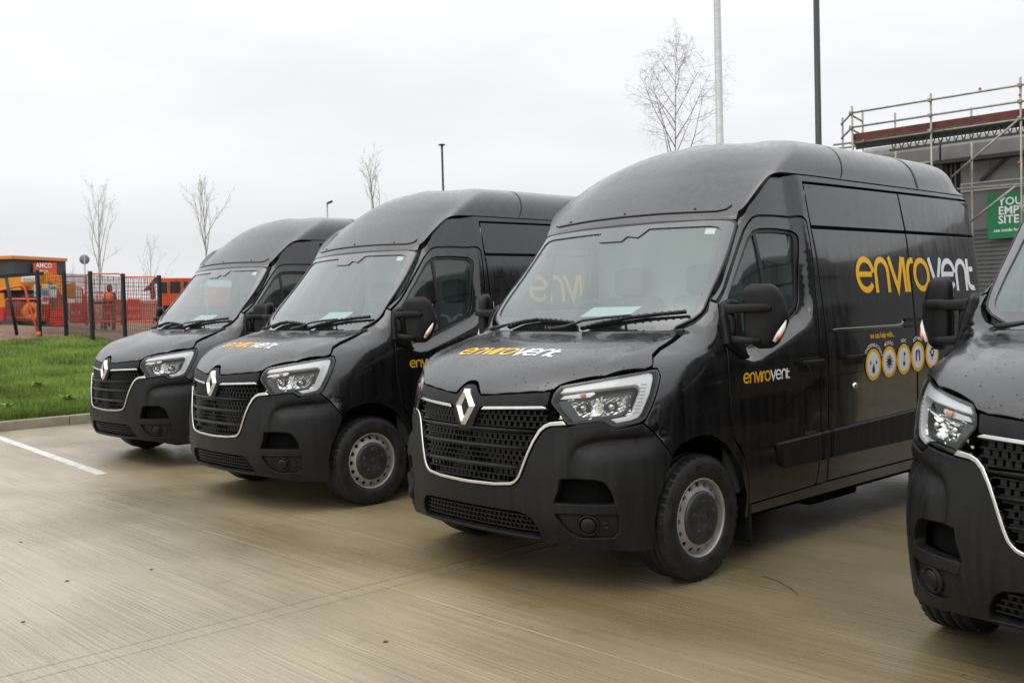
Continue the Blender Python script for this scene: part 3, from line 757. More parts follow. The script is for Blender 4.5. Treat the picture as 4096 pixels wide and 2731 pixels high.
for s, sl in zip((1, -1), SLD):
    # runner rail below the flank glass line, its step and the roller box
    b = MB(); b.tube([(s*1.000, 2.235, 1.308), (s*1.006, 2.25, 1.311), (s*1.006, 3.11, 1.309), (s*1.004, 3.15, 1.328), (s*.996, 3.17, 1.336)], .011, 8); b.build('runner_trim', PAINT, sl)
    b = MB(); b.box((s*.995, 3.60, 1.345), (.018, .80, .022)); b.box((s*.995, 3.60, 1.300), (.018, .80, .018)); b.build('runner_rail', GLOSSB, V)
    q = Panel(); q.add(rp([(2.32, 1.08), (2.585, 1.08), (2.585, 1.16), (2.32, 1.16)], .03), 'S', side=s, off=.0015, depth=.004, gap=0, bev=.001); q.build('door_handle', PLAST, sl)
    b = MB(); b.box((s*1.040, 2.452, 1.133), (.022, .235, .030), bev=.010); b.box((s*1.024, 2.35, 1.133), (.03, .03, .022), bev=.004); b.box((s*1.024, 2.55, 1.133), (.03, .03, .022), bev=.004); b.build('handle_bar', PLAST, sl)
    b = MB(); b.lathe([(.0001, s*1.028), (.012, s*1.026), (.020, s*1.018), (.022, s*1.005)], 20, Matrix.Translation((0, 2.470, .945))); b.build('filler_lock', CHROME, sl)
    # feature swage below the icons
    put([ribbon([(1.555, .796), (1.62, .84), (1.73, .906), (1.82, .945), (1.916, .972), (2.03, 1.0), (2.055, 1.006)], .005)], sidefn(0, 0, 1, 1, s, 0) if s > 0 else (lambda u, v: tuple(Vector((-k.x, k.y, k.z)) for k in cast('S', u, v))), .0012, 'swage_line', GLOSSB, V)
    put([ribbon([(2.17, 1.026), (2.6, 1.030), (3.0, 1.04), (3.345, 1.05)], .005)], (lambda u, v: tuple(Vector((k.x, k.y, k.z)) for k in cast('S', u, v))) if s > 0 else (lambda u, v: tuple(Vector((-k.x, k.y, k.z)) for k in cast('S', u, v))), .0048, 'swage_line', GLOSSB, sl)
    # rubbing strips: door, pillar, sliding door, quarter
    for ya, yb, par in ((1.548, 2.052, DOORS[0 if s > 0 else 1]), (2.062, 2.150, V), (2.166, 3.355, sl), (3.375, 3.60, V)):
        f = lambda y: .676+(y-1.55)*.024
        g = lambda y: .515 if y > 1.7 else .515
        pts = [(ya, .515), (yb, .508), (yb, f(yb)), (ya, f(ya))] if ya > 1.6 else [(1.64, .516), (1.72, .512), (yb, .510), (yb, f(yb)), (1.548, f(1.548)), (1.575, .58), (1.60, .535)]
        Panel().add(pts, 'S', side=s, off=.022, depth=.03, gap=.001, bev=.012, h=.05).build('rubbing_strip', PLAST, par)

# ---- windscreen
ws = [(0, 2.016), (.25, 2.017), (.60, 2.013), (.70, 2.009), (.765, 1.999), (.790, 1.990), (.806, 1.975), (.812, 1.95), (.838, 1.80), (.858, 1.64), (.866, 1.527), (.867, 1.48), (.858, 1.452), (.826, 1.420), (.742, 1.378), (.735, 1.350), (.3, 1.348), (0, 1.348)]
wsin = [(0, 1.975), (.215, 1.978), (.25, 1.976), (.66, 1.966), (.715, 1.955), (.742, 1.935), (.752, 1.90), (.785, 1.76), (.812, 1.60), (.826, 1.49), (.820, 1.462), (.790, 1.446), (.60, 1.437), (.3, 1.432), (0, 1.431)]
wi = [(x, z) for x, z in wsin[1:]]
full_in = [(x, z) for x, z in wsin]+[(-x, z) for x, z in reversed(wsin[2:-1])]+[(-.142, 1.972), (-.135, 1.912), (.07, 1.908), (.10, 1.935), (.19, 1.922)]
full_in = mir(wsin[3:])
full_in = [(.25, 1.976)]+[(x, z) for x, z in wsin[3:-1]]+[(0, 1.431)]+[(-x, z) for x, z in reversed(wsin[3:-1])]+[(-.145, 1.972), (-.125, 1.912), (.07, 1.908), (.10, 1.938), (.19, 1.925)]
frit = panel('windscreen_border', mir(ws), 'F', FRIT, V, off=-.004, depth=.006, gap=.001, holes=[full_in], h=.03)[0]
WS = panel('windscreen', mir(ws), 'F', WSG, V, off=-.013, depth=.003, gap=.002, h=.03)[0]
sealw = Panel().add(mir(ws), 'F', off=-.0015, depth=.02, gap=-.001, bev=.002, holes=[inset(resample(mir(ws), .04)[::-1] if area(mir(ws)) < 0 else resample(mir(ws), .04), .009)], h=.05).build('windscreen_seal', SEAL, V)
def fpt(x, z, off):
    p, n = cast('F', abs(x), z)
    if x < 0: p = Vector((-p.x, p.y, p.z)); n = Vector((-n.x, n.y, n.z))
    return p+n*off
# sensor box behind the glass and the tax sticker
b = MB(); p0 = fpt(.0, 1.94, -.05); b.box((-.03, p0.y+.03, 1.935), (.16, .06, .05), bev=.012); b.build('sensor_box', INTD, V)
put([([Vector((.640, 1.958)), Vector((.702, 1.955)), Vector((.708, 1.920)), Vector((.645, 1.924))], [(0, 1, 2, 3)])], lambda u, v: cast('F', u, v), -.0125, 'windscreen_sticker', PAPER, V)
# wipers
def wiper(blade, arm):
    b = MB(); b.tube([fpt(x, z, .030) for x, z in arm], [.014, .012]+[.008]*(len(arm)-2), 8); o = b.build('wiper', SEAL, V)
    c = MB(); pts = [fpt(x, z, .012) for x, z in blade]; c.tube(pts, .009, 6)
    c.tube([fpt(x, z, .024) for x, z in blade], .008, 6)
    for i in range(len(blade)*3):
        t = i/(len(blade)*3-1)*(len(blade)-1); k = min(int(t), len(blade)-2); f = t-k
        x = blade[k][0]*(1-f)+blade[k+1][0]*f; z = blade[k][1]*(1-f)+blade[k+1][1]*f
        c.bar(fpt(x, z, .008), fpt(x, z, .034), .014)
    c.build('wiper_blade', SEAL, o)
wiper([(-.567, 1.368), (-.448, 1.400), (-.297, 1.414), (-.143, 1.410), (.036, 1.395)], [(-.76, 1.340), (-.671, 1.362), (-.581, 1.381), (-.40, 1.406), (-.28, 1.414)])
wiper([(.128, 1.360), (.247, 1.390), (.451, 1.424), (.62, 1.440), (.770, 1.451)], [(-.10, 1.340), (.0, 1.366), (.077, 1.388), (.115, 1.402), (.289, 1.419), (.45, 1.428)])
# cowl tray under the screen
b = MB(); b.addm([(-.78, .93, 1.325), (-.3, .82, 1.325), (.3, .82, 1.325), (.78, .93, 1.325), (.84, 1.06, 1.35), (.3, .95, 1.34), (-.3, .95, 1.34), (-.84, 1.06, 1.35)], [(0, 1, 6, 7), (1, 2, 5, 6), (2, 3, 4, 5)]); b.build('cowl', PLAST, V)
# fixing flange along the foot of the cap, with its screws
fl = [(0, 2.064), (.3, 2.061), (.55, 2.053), (.66, 2.049), (.715, 2.058), (.735, 2.085), (.722, 2.097), (.69, 2.080), (.64, 2.078), (.55, 2.082), (.3, 2.090), (0, 2.093)]
panel('cap_flange', rp(mir(fl), .01, 3), 'F', CAPM, V, off=.011, depth=.02, bev=.007, gap=0, h=.05)
for x, z in ((-.52, 2.068), (0, 2.079), (.52, 2.068)):
    p = fpt(x, z, .012); b = MB(); b.lathe([(.0001, -.004), (.008, -.003), (.010, .004)], 12, Matrix.Translation(p) @ Matrix.Rotation(math.radians(90), 4, 'Z')); b.build('cap_screw', SEAL, V)

# ---- front bumper
U_out = [(.640, .892), (.560, .886), (.535, .876), (.512, .856), (.481, .805), (.450, .733), (.414, .640), (.400, .611), (.384, .592), (.365, .576), (.341, .566), (.228, .554), (.041, .549), (0, .549)]
def c2(x, z):
    p, n = cast('F', x, z); return (math.atan2(p.x, AX-p.y), z)
bump = [c2(0, .272), c2(.3, .272), c2(.52, .272)]+cc((.66, .215, .262), (.765, .28, .246), (.91, .43, .232), (.948, .495, .234), (.965, .485, .392), (.978, .505, .508), (.991, .555, .62), (.998, .594, .713), (.967, .517, .827), (.926, .45, .895), (.915, .432, .893), (.846, .338, .874), (.826, .317, .876), (.789, .288, .906), (.733, .243, .898), (.638, .184, .888))+[c2(x, z) for x, z in U_out[1:]]
lowg = [c2(.485, .29), c2(.478, .345), c2(.451, .392), c2(.42, .415), c2(.36, .424), c2(0, .424)]
lowg_full = [(-a, z) for a, z in lowg]+list(reversed(lowg))
lowg_full = list(reversed(lowg))[1:]; lowg_full = [lowg[-1]]+[(-a, z) for a, z in reversed(lowg[:-1])]+lowg[:-1]
pock = cc((.592, .119, .492), (.618, .13, .56), (.628, .133, .612), (.70, .17, .617), (.785, .222, .615), (.812, .245, .606), (.828, .258, .59), (.846, .276, .553), (.858, .292, .493))
fogr = cc((.598, .125, .432), (.631, .150, .368), (.660, .19, .328), (.69, .21, .315), (.823, .306, .318), (.849, .321, .345), (.862, .305, .43))
mirp = lambda P: [(-a, z) for a, z in P]
cr0 = openres(CRS, .025); fc0 = [(.60+.03*k, .700+.09*.03*k) for k in range(16)]
cr1 = [inset(cr0, -k)[1:-1] for k in (.012, .023, .034)]
CRL = [q for l in [cr0]+cr1+[fc0] for q in (l, mirp(l))]
BUMP = panel('front_bumper', mir(bump), 'C', PLAST, V, off=.006, depth=.045, bev=.006, h=.03, gap=.002, lines=CRL, holes=[lowg_full, pock, mirp(pock), fogr, mirp(fogr)])[0]
ORIGC = cast
# ---- recesses in the bumper
def fp(x, z, off=0, disp=False):
    return fpt(x, z, off)
def apt(a, z, off):
    p, n = cast('C', a, z); return p+n*(off+disp_C(a, z))
for s in (1, -1):
    M_ = Vector((s, 1, 1))
    q = Panel(); q.add(inset(pock if area(pock) > 0 else pock[::-1], -.012), 'C', side=s, off=-.075, depth=.002, gap=0, h=.06); q.build('air_pocket', DARK, BUMP)
    # ledge under the pocket
    q = Panel(); q.add(cc((.590, .118, .478), (.60, .119, .492), (.858, .292, .492), (.862, .296, .478), (.862, .305, .437), (.598, .125, .437)), 'C', side=s, off=.010, depth=.03, gap=.001, bev=.005, h=.05); q.build('bumper_ledge', PLAST, BUMP)
    q = Panel(); q.add(fogr, 'C', side=s, off=-.012, depth=.01, gap=-.003, h=.05); fo = q.build('fog_recess', PLAST, BUMP)
    # blind fog-lamp cap and tow-eye ring
    p, n = cast('C', math.atan2(.748, AX-.205), .378); p = Vector((p.x*s, p.y, p.z)); n = Vector((n.x*s, n.y, n.z))
    Mx = Matrix.Translation(p) @ n.to_track_quat('X', 'Z').to_matrix().to_4x4()
    b = MB(); b.lathe([(.0001, .012), (.02, .0115), (.036, .006), (.041, -.001), (.042, -.02)], 28, Mx); b.lathe([(.043, -.012), (.047, .001), (.054, .001), (.058, -.012)], 28, Mx); b.build('fog_cap', PLAST, BUMP)
    p, n = cast('C', math.atan2(.815, AX-.265), .375); p = Vector((p.x*s, p.y, p.z)); n = Vector((n.x*s, n.y, n.z))
    Mx = Matrix.Translation(p) @ n.to_track_quat('X', 'Z').to_matrix().to_4x4()
    b = MB(); b.lathe([(.0001, -.006), (.010, -.006), (.013, -.002), (.019, -.002), (.022, -.012)], 20, Mx); b.build('tow_eye_cap', PLAST, BUMP)
# lower grille: mesh of small cells and a splitter lip
q = Panel(); q.add(mir([(0, .30), (.47, .30), (.47, .36), (.43, .41), (.36, .43), (0, .43)]), 'F', off=-.05, depth=.002, gap=-.01, h=.07); q.build('lower_grille_back', DARK, BUMP)
def cells(b, xlim, z0, z1, dx, dz, off, dep, t, stag=True, zline=None):
    z = z0; k = 0
    while z <= z1+1e-6:
        L = xlim(z); n = max(2, int(2*L/.05))
        pts = [fpt(-L+2*L*i/n, z+(zline(-L+2*L*i/n) if zline else 0), off) for i in range(n+1)]
        for a, c in zip(pts, pts[1:]): b.bar(a, c, dep, t)
        if z+dz <= z1+1e-6:
            zz = z+dz/2; L2 = min(xlim(z), xlim(z+dz))-.004; x = -math.floor(L2/dx)*dx-(dx/2 if (k % 2 and stag) else 0)
            while x <= L2:
                if abs(x) <= L2:
                    zl = zline(x) if zline else 0
                    b.bar(fpt(x, z+zl, off-.002), fpt(x, z+dz+zl, off-.002), dep, t*.8)
                x += dx
        z += dz; k += 1
b = MB(); cells(b, lambda z: .47-max(0, z-.34)*.9, .318, .402, .034, .028, -.022, .016, .006)
o = b.build('lower_grille_mesh', PLAST, BUMP); o['kind'] = 'stuff'
lipp = [(0, .276), (.3, .276), (.47, .277), (.492, .280), (.485, .296), (.3, .300), (0, .300)]
panel('bumper_splitter', mir(lipp), 'F', PLAST, BUMP, off=.008, depth=.05, bev=.006, h=.06)
# ---- grille
gz = [.872, .845, .762, .660, .575]
Uin = inset(resample(mir(U_out+[]) if False else [(x, z) for x, z in U_out]+[(-x, z) for x, z in reversed(U_out[:-1])]+[(-.60, 1.0), (.60, 1.0)], .03), 0)
def uhalf(z):
    """inner half width of the chrome frame at a height"""
    for (x0, z0), (x1, z1) in zip(U_out, U_out[1:]):
        if z1 <= z <= z0 and z0 > z1: return x0+(x1-x0)*(z0-z)/(z0-z1)-.022
    return .56 if z > .86 else .3
q = Panel(); q.add([(-.57, .90), (-.50, .83), (-.40, .59), (-.33, .56), (.33, .56), (.40, .59), (.50, .83), (.57, .90), (.56, .985), (-.56, .985)], 'F', off=-.055, depth=.002, gap=0, h=.07); GR = q.build('grille', DARK, V)
b = MB()
# four tiers of honeycomb brick cells between the slats
for za, zb, nrow in ((.877, .972, 3), (.775, .837, 2), (.672, .752, 3), (.580, .650, 2)):
    dz = (zb-za)/nrow
    cells(b, lambda z: min(uhalf(z)-.004, .535), za, zb, .038, dz, -.024, .022, .0058)
o = b.build('grille_mesh', PLAST, GR); o['kind'] = 'stuff'
for z, t in ((.855, .022), (.764, .022), (.661, .022)):
    L = uhalf(z)-.002; prof = []
    vs = []; fs = []; n = 28
    for i in range(n+1):
        x = -L+2*L*i/n; tw = t*(1-.55*(abs(x)/L)**4)
        for dz, off in ((tw*.5, -.030), (tw*.5, -.004), (tw*.1, .004), (-tw*.5, -.006), (-tw*.5, -.030)):
            vs.append(fpt(x, z+dz, off))
    for i in range(n):
        for k in range(4): fs.append((i*5+k, (i+1)*5+k, (i+1)*5+k+1, i*5+k+1))
    mobj('grille_slat', vs, fs, PLAST, GR)
# upper band with the badge plinth
bandh = [(.105, 1.036), (.206, 1.045), (.359, 1.056), (.499, 1.065), (.543, 1.070), (.540, 1.01), (.536, .986), (.16, .974), (.118, .970), (.108, .955), (.062, .850), (.045, .838), (0, .838)]
band = [(0, 1.096), (.020, 1.096), (.046, 1.090), (.082, 1.052)]+bandh
panel('grille_band', rp(mir(band), .012, 3), 'F', PLAST, GR, off=.002, depth=.05, bev=.006, h=.035, gap=.003, disp=False)
for s in (1, -1):
    Panel().add([(.122, .958), (.141, .978), (.3, .984), (.505, .991), (.528, .984), (.536, .975), (.3, .966)], 'F', side=s, off=.008, depth=.02, gap=0, bev=.004, h=.06).build('grille_chrome', BRUSH, GR)
# chrome U
ui = [(.618, .917), (.555, .910), (.524, .897), (.494, .868), (.462, .808), (.432, .735), (.397, .645), (.384, .618), (.370, .602), (.355, .592), (.335, .585), (.226, .574), (.041, .570), (0, .570)]
up = U_out+[(x, z) for x, z in reversed(ui)]
uo = [(x, z) for x, z in U_out]+[(-x, z) for x, z in reversed(U_out[:-1])]+[(-x, z) for x, z in ui]+[(x, z) for x, z in reversed(ui[:-1])]
Panel().add(uo, 'F', off=.014, depth=.03, gap=0, bev=.006, h=.05, bh=.02, disp=False).build('grille_surround', BRUSH, GR)
# diamond badge: four folded facets round an open middle
def rh(w, h, y, t=.0): return [Vector((0-t, y[0], .971+h)), Vector((0+t, y[0], .971+h)), Vector((w, y[1], .975)), Vector((t, y[2], .971-h)), Vector((-t, y[2], .971-h)), Vector((-w, y[1], .975))]
ty = lambda z: .012+(z-.87)*.16
o_ = [(-.017, 1.069), (.017, 1.069), (.084, .978), (.017, .871), (-.017, .871), (-.084, .978)]
m_ = [(-.008, 1.047), (.008, 1.047), (.055, .976), (.008, .892), (-.008, .892), (-.055, .976)]
i_ = [(-.001, 1.026), (.001, 1.026), (.029, .974), (.001, .918), (-.001, .918), (-.029, .974)]
vs = []; fs = []
for ring, dy in ((o_, .022), (o_, .002), (m_, -.014), (i_, .0), (i_, .022)):
    vs += [Vector((x, ty(z)+dy, z)) for x, z in ring]
for k in range(4):
    for i in range(6): fs.append((k*6+i, k*6+(i+1) % 6, (k+1)*6+(i+1) % 6, (k+1)*6+i))
mobj('diamond_badge', vs, fs, BRUSH, V)
# ---- headlights
hl = cc((.571, .206, 1.098), (.60, .222, 1.106), (.764, .354, 1.139), (.88, .53, 1.168), (.902, .559, 1.172), (.918, .584, 1.171), (.932, .586, 1.155), (.940, .584, 1.130), (.950, .544, 1.059), (.945, .502, .979), (.934, .468, .919), (.918, .436, .899), (.90, .40, .891), (.846, .338, .881), (.826, .317, .883), (.789, .288, .912), (.733, .243, .904), (.645, .186, .893), (.636, .182, .897), (.603, .171, .939), (.548, .155, 1.005), (.545, .158, 1.023), (.552, .174, 1.062))
# shared outline again for the light guide (a C that wraps the lamp)
drl = cc((.578, .186, 1.060), (.592, .21, 1.092), (.765, .352, 1.132), (.895, .54, 1.163), (.913, .556, 1.150), (.922, .55, 1.128), (.933, .509, 1.048), (.921, .451, .945), (.912, .432, .924), (.895, .402, .913), (.842, .336, .900), (.822, .317, .922), (.872, .380, .934), (.886, .40, .945), (.893, .419, .972), (.902, .468, 1.07), (.898, .462, 1.090), (.885, .452, 1.098), (.734, .285, 1.079), (.60, .196, 1.060))
for s in (1, -1):
    hr = Panel().add(hl, 'C', side=s, off=-.085, depth=.002, gap=-.008, h=.05, disp=False).build('headlight', GLOSSB, V)
    # dark bezel wall between lens and back plate
    ccw = hl if area(hl) > 0 else hl[::-1]
    Panel().add(ccw, 'C', side=s, off=-.004, depth=.07, gap=.001, h=.05, bev=.002, disp=False, holes=[inset(resample(ccw, .03), .014)]).build('headlight_bezel', GLOSSB, hr)
    Panel().add(drl, 'C', side=s, off=-.014, depth=.03, gap=0, bev=.006, h=.03, bh=.02, disp=False).build('light_guide', DRLM, hr)
    # ribs on the guide
    b = MB()
    for k in range(9):
        t = k/8; p, n = cast('C', drl[6][0]*(1-t)+drl[7][0]*t-.012, 1.10*(1-t)+.955*t); p2, n2 = cast('C', drl[6][0]*(1-t)+drl[7][0]*t-.042, 1.10*(1-t)+.955*t)
        f = lambda p: Vector((p.x*s, p.y, p.z))
        b.bar(f(p+n*-.0125), f(p2+n2*-.0125), .0035, .0045)
    b.build('guide_ribs', SILV, hr)
    # smoked inner bezel with the main reflectors
    sig = cc((.578, .184, 1.028), (.60, .196, 1.050), (.69, .25, 1.064), (.735, .285, 1.070), (.742, .29, 1.058), (.72, .272, 1.040), (.65, .222, 1.032))
    Panel().add(sig, 'C', side=s, off=-.022, depth=.02, gap=0, bev=.003, h=.03, disp=False).build('turn_signal', SILV, hr)
    p, n = cast('C', math.atan2(.69, AX-.25), 1.050); p = Vector((p.x*s, p.y, p.z)); n = Vector((n.x*s, n.y, n.z))
    Mx = Matrix.Translation(p-n*.012) @ n.to_track_quat('X', 'Z').to_matrix().to_4x4()
    b = MB(); b.lathe([(.0001, .008), (.010, .006), (.015, -.004)], 14, Mx); b.build('signal_bulb', AMBER, hr)
    # two stepped reflector bowls cut to the window shape
    for (ca, cz, w, h) in ((math.atan2(.70, AX-.225), .985, .098, .052), (math.atan2(.815, AX-.335), .988, .094, .056)):
        vs = []; fs = []; nu, nv = 14, 10; lns = []
        for i in range(nu+1):
            for j in range(nv+1):
                u = i/nu*2-1; v = j/nv*2-1
                rr = min(1, math.sqrt(u*u*.8+v*v*.6)); dep = -.095+.062*rr*rr + .006*((i % 3)-1)*(1 if j % 2 else -1)*rr
                a = ca+w*u*(1-.10*v)+.012*v; z = cz+h*v+.010*u
                p, n = cast('C', a, z); p = p+n*dep; vs.append(Vector((p.x*s, p.y, p.z)))
        for i in range(nu):
            for j in range(nv):
                a = i*(nv+1)+j; q = (a, a+1, a+nv+2, a+nv+1); fs.append(q)
        o = mobj('reflector', vs, fs, REFL, hr, smooth=False)
        p, n = cast('C', ca, cz); p = p-n*.09; p = Vector((p.x*s, p.y, p.z)); n = Vector((n.x*s, n.y, n.z))
        Mx = Matrix.Translation(p) @ n.to_track_quat('X', 'Z').to_matrix().to_4x4()
        b = MB(); b.lathe([(.0001, .055), (.012, .052), (.016, .04), (.018, .0)], 16, Mx); b.build('bulb_shield', BRUSH, hr)
    bz = cc((.575, .172, 1.018), (.73, .27, 1.035), (.875, .42, 1.058), (.885, .42, 1.045), (.873, .40, .972), (.855, .375, .938), (.80, .30, .930), (.66, .195, .910), (.60, .17, .97))
    hole = cc((.632, .196, 1.012), (.745, .271, 1.030), (.868, .41, 1.046), (.866, .395, .976), (.845, .36, .949), (.80, .30, .940), (.697, .223, .936), (.675, .207, .945))
    Panel().add(bz, 'C', side=s, off=-.034, depth=.03, gap=0, bev=.002, h=.04, holes=[hole], disp=False).build('lamp_mask', mat('lamp_mask', (.045, .047, .049), .3) if 'lamp_mask' not in bpy.data.materials else bpy.data.materials['lamp_mask'], hr)
    Panel().add(hl, 'C', side=s, off=.002, depth=.006, gap=.004, bev=.003, h=.035, disp=False).build('headlight_lens', LENS, hr)
# ---- mirrors
for s in (1, -1):
    f = lambda x, y, z: Vector((x*s, y, z))
    q = Panel().add(rp([(1.125, 1.496), (1.18, 1.525), (1.245, 1.512), (1.243, 1.42), (1.235, 1.27), (1.272, 1.185), (1.225, 1.19), (1.075, 1.272), (1.098, 1.425)], .012), 'S', side=s, off=.030, depth=.04, bev=.018, gap=0, h=.03, disp=False)
    mb_ = q.build('mirror_base', PLAST, V)
    def flat(b, pts, w, h):
        n = len(pts); vs = []; fs = []; na = 12
        for (x, y, z, k) in pts:
            for q_ in range(na):
                a = 2*math.pi*q_/na; vs.append(f(x, y+w*math.copysign(abs(math.cos(a))**.5, math.cos(a)), z+h*k*math.copysign(abs(math.sin(a))**.5, math.sin(a))))
        for i in range(n-1):
            for k in range(na): q_ = (i*na+k, i*na+(k+1) % na, (i+1)*na+(k+1) % na, (i+1)*na+k); fs.append(q_)
        fs += [tuple(range(na)), tuple(range((n-1)*na, n*na))]
        b.addm(vs, fs, True)
    b = MB(); flat(b, [(.955, 1.15, 1.465, 1.5), (1.0, 1.132, 1.466, 1.15), (1.06, 1.112, 1.470, 1), (1.12, 1.140, 1.474, 1), (1.185, 1.178, 1.473, .95), (1.215, 1.200, 1.468, .6)], .020, .024)
    flat(b, [(.965, 1.15, 1.300, 1.6), (1.0, 1.135, 1.300, 1.2), (1.06, 1.114, 1.298, 1), (1.12, 1.145, 1.294, .95), (1.165, 1.172, 1.292, .7)], .020, .021)
    b.tube([f(.985, 1.150, 1.46), f(1.000, 1.150, 1.40), f(1.000, 1.15, 1.36), f(.985, 1.15, 1.31)], [.034, .024, .026, .040], 12); b.build('mirror_arm', PLAST, mb_)
    # head: superellipse sections, front bulging
    vs = []; fs = []; nz_, na = 15, 28; lo, hi = 1.248, 1.606
    for i in range(nz_+1):
        t = i/nz_; z = lo+(hi-lo)*t
        e = 1-(abs(2*t-1))**6; e = max(e, .0)**.5
        wl = 1.064+.010*(1-t)+(.03 if t < .08 else 0); wr = 1.262-.045*max(0, t-.45)**1.2*2.2-.055*max(0, .42-t)**1.1*2.6
        cx = (wl+wr)/2; hw = (wr-wl)/2*(.55+.45*e); hd = .055*(.45+.55*e)
        for k in range(na):
            a = 2*math.pi*k/na; c, sn = math.cos(a), math.sin(a)
            x = cx+hw*math.copysign(abs(c)**.62, c); y = 1.200+hd*math.copysign(abs(sn)**.7, sn)*(1.15 if sn < 0 else .75)
            # rake: the outer edge sits further back
            vs.append(f(x, y+.62*(x-1.10), z))
    for i in range(nz_):
        for k in range(na): q_ = (i*na+k, i*na+(k+1) % na, (i+1)*na+(k+1) % na, (i+1)*na+k); fs.append(q_ if s > 0 else q_[::-1])
    fs += [tuple(range(na))[::-1] if s > 0 else tuple(range(na)), tuple(range(nz_*na, nz_*na+na)) if s > 0 else tuple(range(nz_*na, nz_*na+na))[::-1]]
    mh = mobj('mirror_head', vs, fs, PLAST, mb_, smooth=True)
    vs = []; fs = []
    b = MB()
    b.tube([f(1.258, 1.280, 1.400), f(1.252, 1.264, 1.365), f(1.236, 1.246, 1.325), f(1.213, 1.228, 1.285)], [.004, .014, .018, .010], 12); b.build('mirror_indicator', CLEARW, mb_)
    b = MB(); b.tube([f(1.256, 1.252, 1.340), f(1.243, 1.236, 1.315), f(1.232, 1.228, 1.298)], [.006, .012, .007], 10); b.build('indicator_bulb', AMBER, mb_)
    b = MB(); b.box(f(1.150, 1.285, 1.43), (.14, .006, .24), Matrix.Rotation(s*math.radians(30), 3, 'Z'), bev=.002); b.build('mirror_glass', CHROME, mb_)
# ---- wheels
def rim_disc():
    """pierced steel disc: ring of slots, dished towards the hub"""
    R0, R1 = .142, .1985
    outer = [(R1*math.cos(2*math.pi*i/96), R1*math.sin(2*math.pi*i/96)) for i in range(96)]
    holes = [[(R0*math.cos(2*math.pi*i/40), R0*math.sin(2*math.pi*i/40)) for i in range(40)]]
    for k in range(16):
        a = 2*math.pi*k/16; c = (.1775*math.cos(a), .1775*math.sin(a))
        holes.append([(c[0]+.0135*math.cos(t)*math.cos(a)-.0165*math.sin(t)*math.sin(a), c[1]+.0135*math.cos(t)*math.sin(a)+.0165*math.sin(t)*math.cos(a)) for t in [2*math.pi*i/12 for i in range(12)]])
    Vv, F, BL = cdt([outer]+holes, .014)
    def xx(r):
        t = (r-R0)/(R1-R0); return .104-.030*t
    return [Vector((xx(math.hypot(*p)), p[0], p[1])) for p in Vv], F, BL
RD = rim_disc()
def make_wheel(side, y, parent, steer=0):
    x = .868*side; M = Matrix.Translation((x, y, .345)) @ Matrix.Rotation(steer, 4, 'Z') @ Matrix.Diagonal((side, 1, 1, 1))
    b = MB(); b.lathe([(.2165, .100), (.217, .108), (.212, .1125), (.207, .110), (.203, .100), (.1995, .073), (.190, .0), (.187, -.09), (.20, -.11)], 64, M)
    vs, fs, bl = RD; b.addm([M @ v for v in vs], fs, True)
    # hole walls
    for L_ in bl[2:]:
        n = len(L_); w = [M @ vs[i] for i in L_]+[M @ (vs[i]-Vector((.012, 0, 0))) for i in L_]
        b.addm(w, [(i, (i+1) % n, n+(i+1) % n, n+i) for i in range(n)])
    rim = b.build('wheel', STEEL, parent)
    prof = [(.210, .098), (.2185, .109), (.232, .121), (.258, .127), (.285, .126), (.305, .119), (.322, .111), (.334, .100), (.341, .088)]
    tr = []
    for c in (.066, .024, -.024, -.066): tr += [(.3445, c+.006), (.336, c+.005), (.336, c-.005), (.3450, c-.006)]
    prof = prof+[(.3435, .078)]+tr+[(.3435, -.078), (.341, -.088), (.334, -.10), (.305, -.119), (.27, -.126), (.22, -.113)]
    t = MB(); t.lathe(prof, 72, M)
    # shoulder blocks
    for k in range(44):
        a = 2*math.pi*k/44
        for sx in (1, -1):
            R = Matrix.Rotation(a, 4, 'X'); p0 = Vector((.090*sx, 0, .3385))
            Mx = M @ R
            vs8 = [Mx @ (p0+Vector((dx*.016, dy*.0155, dz*.0055-(.006 if dx*sx > 0 else 0)))) for dx in (-1, 1) for dy in (-1, 1) for dz in (-1, 1)]
            t.addm(vs8, [(0, 1, 3, 2), (4, 6, 7, 5), (0, 4, 5, 1), (2, 3, 7, 6), (0, 2, 6, 4), (1, 5, 7, 3)])
    # raised ring and lettering blocks on the sidewall
    t.lathe([(.293, .1235), (.296, .1262), (.299, .1225)], 72, M)
    t.build('tyre', RUBBER, rim)
    h = MB(); h.lathe([(.0001, .128), (.026, .128), (.029, .124), (.032, .128), (.075, .127), (.120, .124), (.137, .118), (.145, .110), (.146, .098)], 56, M)
    for k in range(5):
        a = 2*math.pi*k/5; R = Matrix.Rotation(a, 4, 'X'); h.lathe([(.0001, .1305), (.012, .130), (.018, .122)], 10, M @ R @ Matrix.Translation((0, 0, .085)))
    h.build('hub_cap', HUBM, rim)
    d = MB(); d.lathe([(.0001, -.03), (.18, -.03)], 24, M); d.build('brake_drum', DARK, rim)
    return rim
for s in (1, -1):
    make_wheel(s, .862, V); make_wheel(s, 4.0, V)
    # wheelhouse liner: an open half drum
    for yc in (.862, 4.0):
        b = MB(); n = 24
        vs = []; fs = []
        for k in range(n+1):
            a = math.pi*(.03+.97*k/n); c, sn = math.cos(a), math.sin(a)
            rr_ = .447 if c < 0 else .447-.075*min(1, c*1.6)
            for xx_ in (.965, .60): vs.append(Vector((s*xx_, yc-rr_*c, .345+.447*sn)))
        for k in range(n): fs.append((2*k, 2*k+1, 2*k+3, 2*k+2))
        b.addm(vs, fs, True); b.box((s*.58, yc, .66), (.02, .86, .52)); b.build('wheel_liner', DARK, V)
    # mud flap
    b = MB(); b.box((s*.885, 1.325, .245), (.19, .016, .23), bev=.006); b.box((s*.93, 1.31, .33), (.07, .05, .12), bev=.01); b.build('mud_flap', PLAST, V)
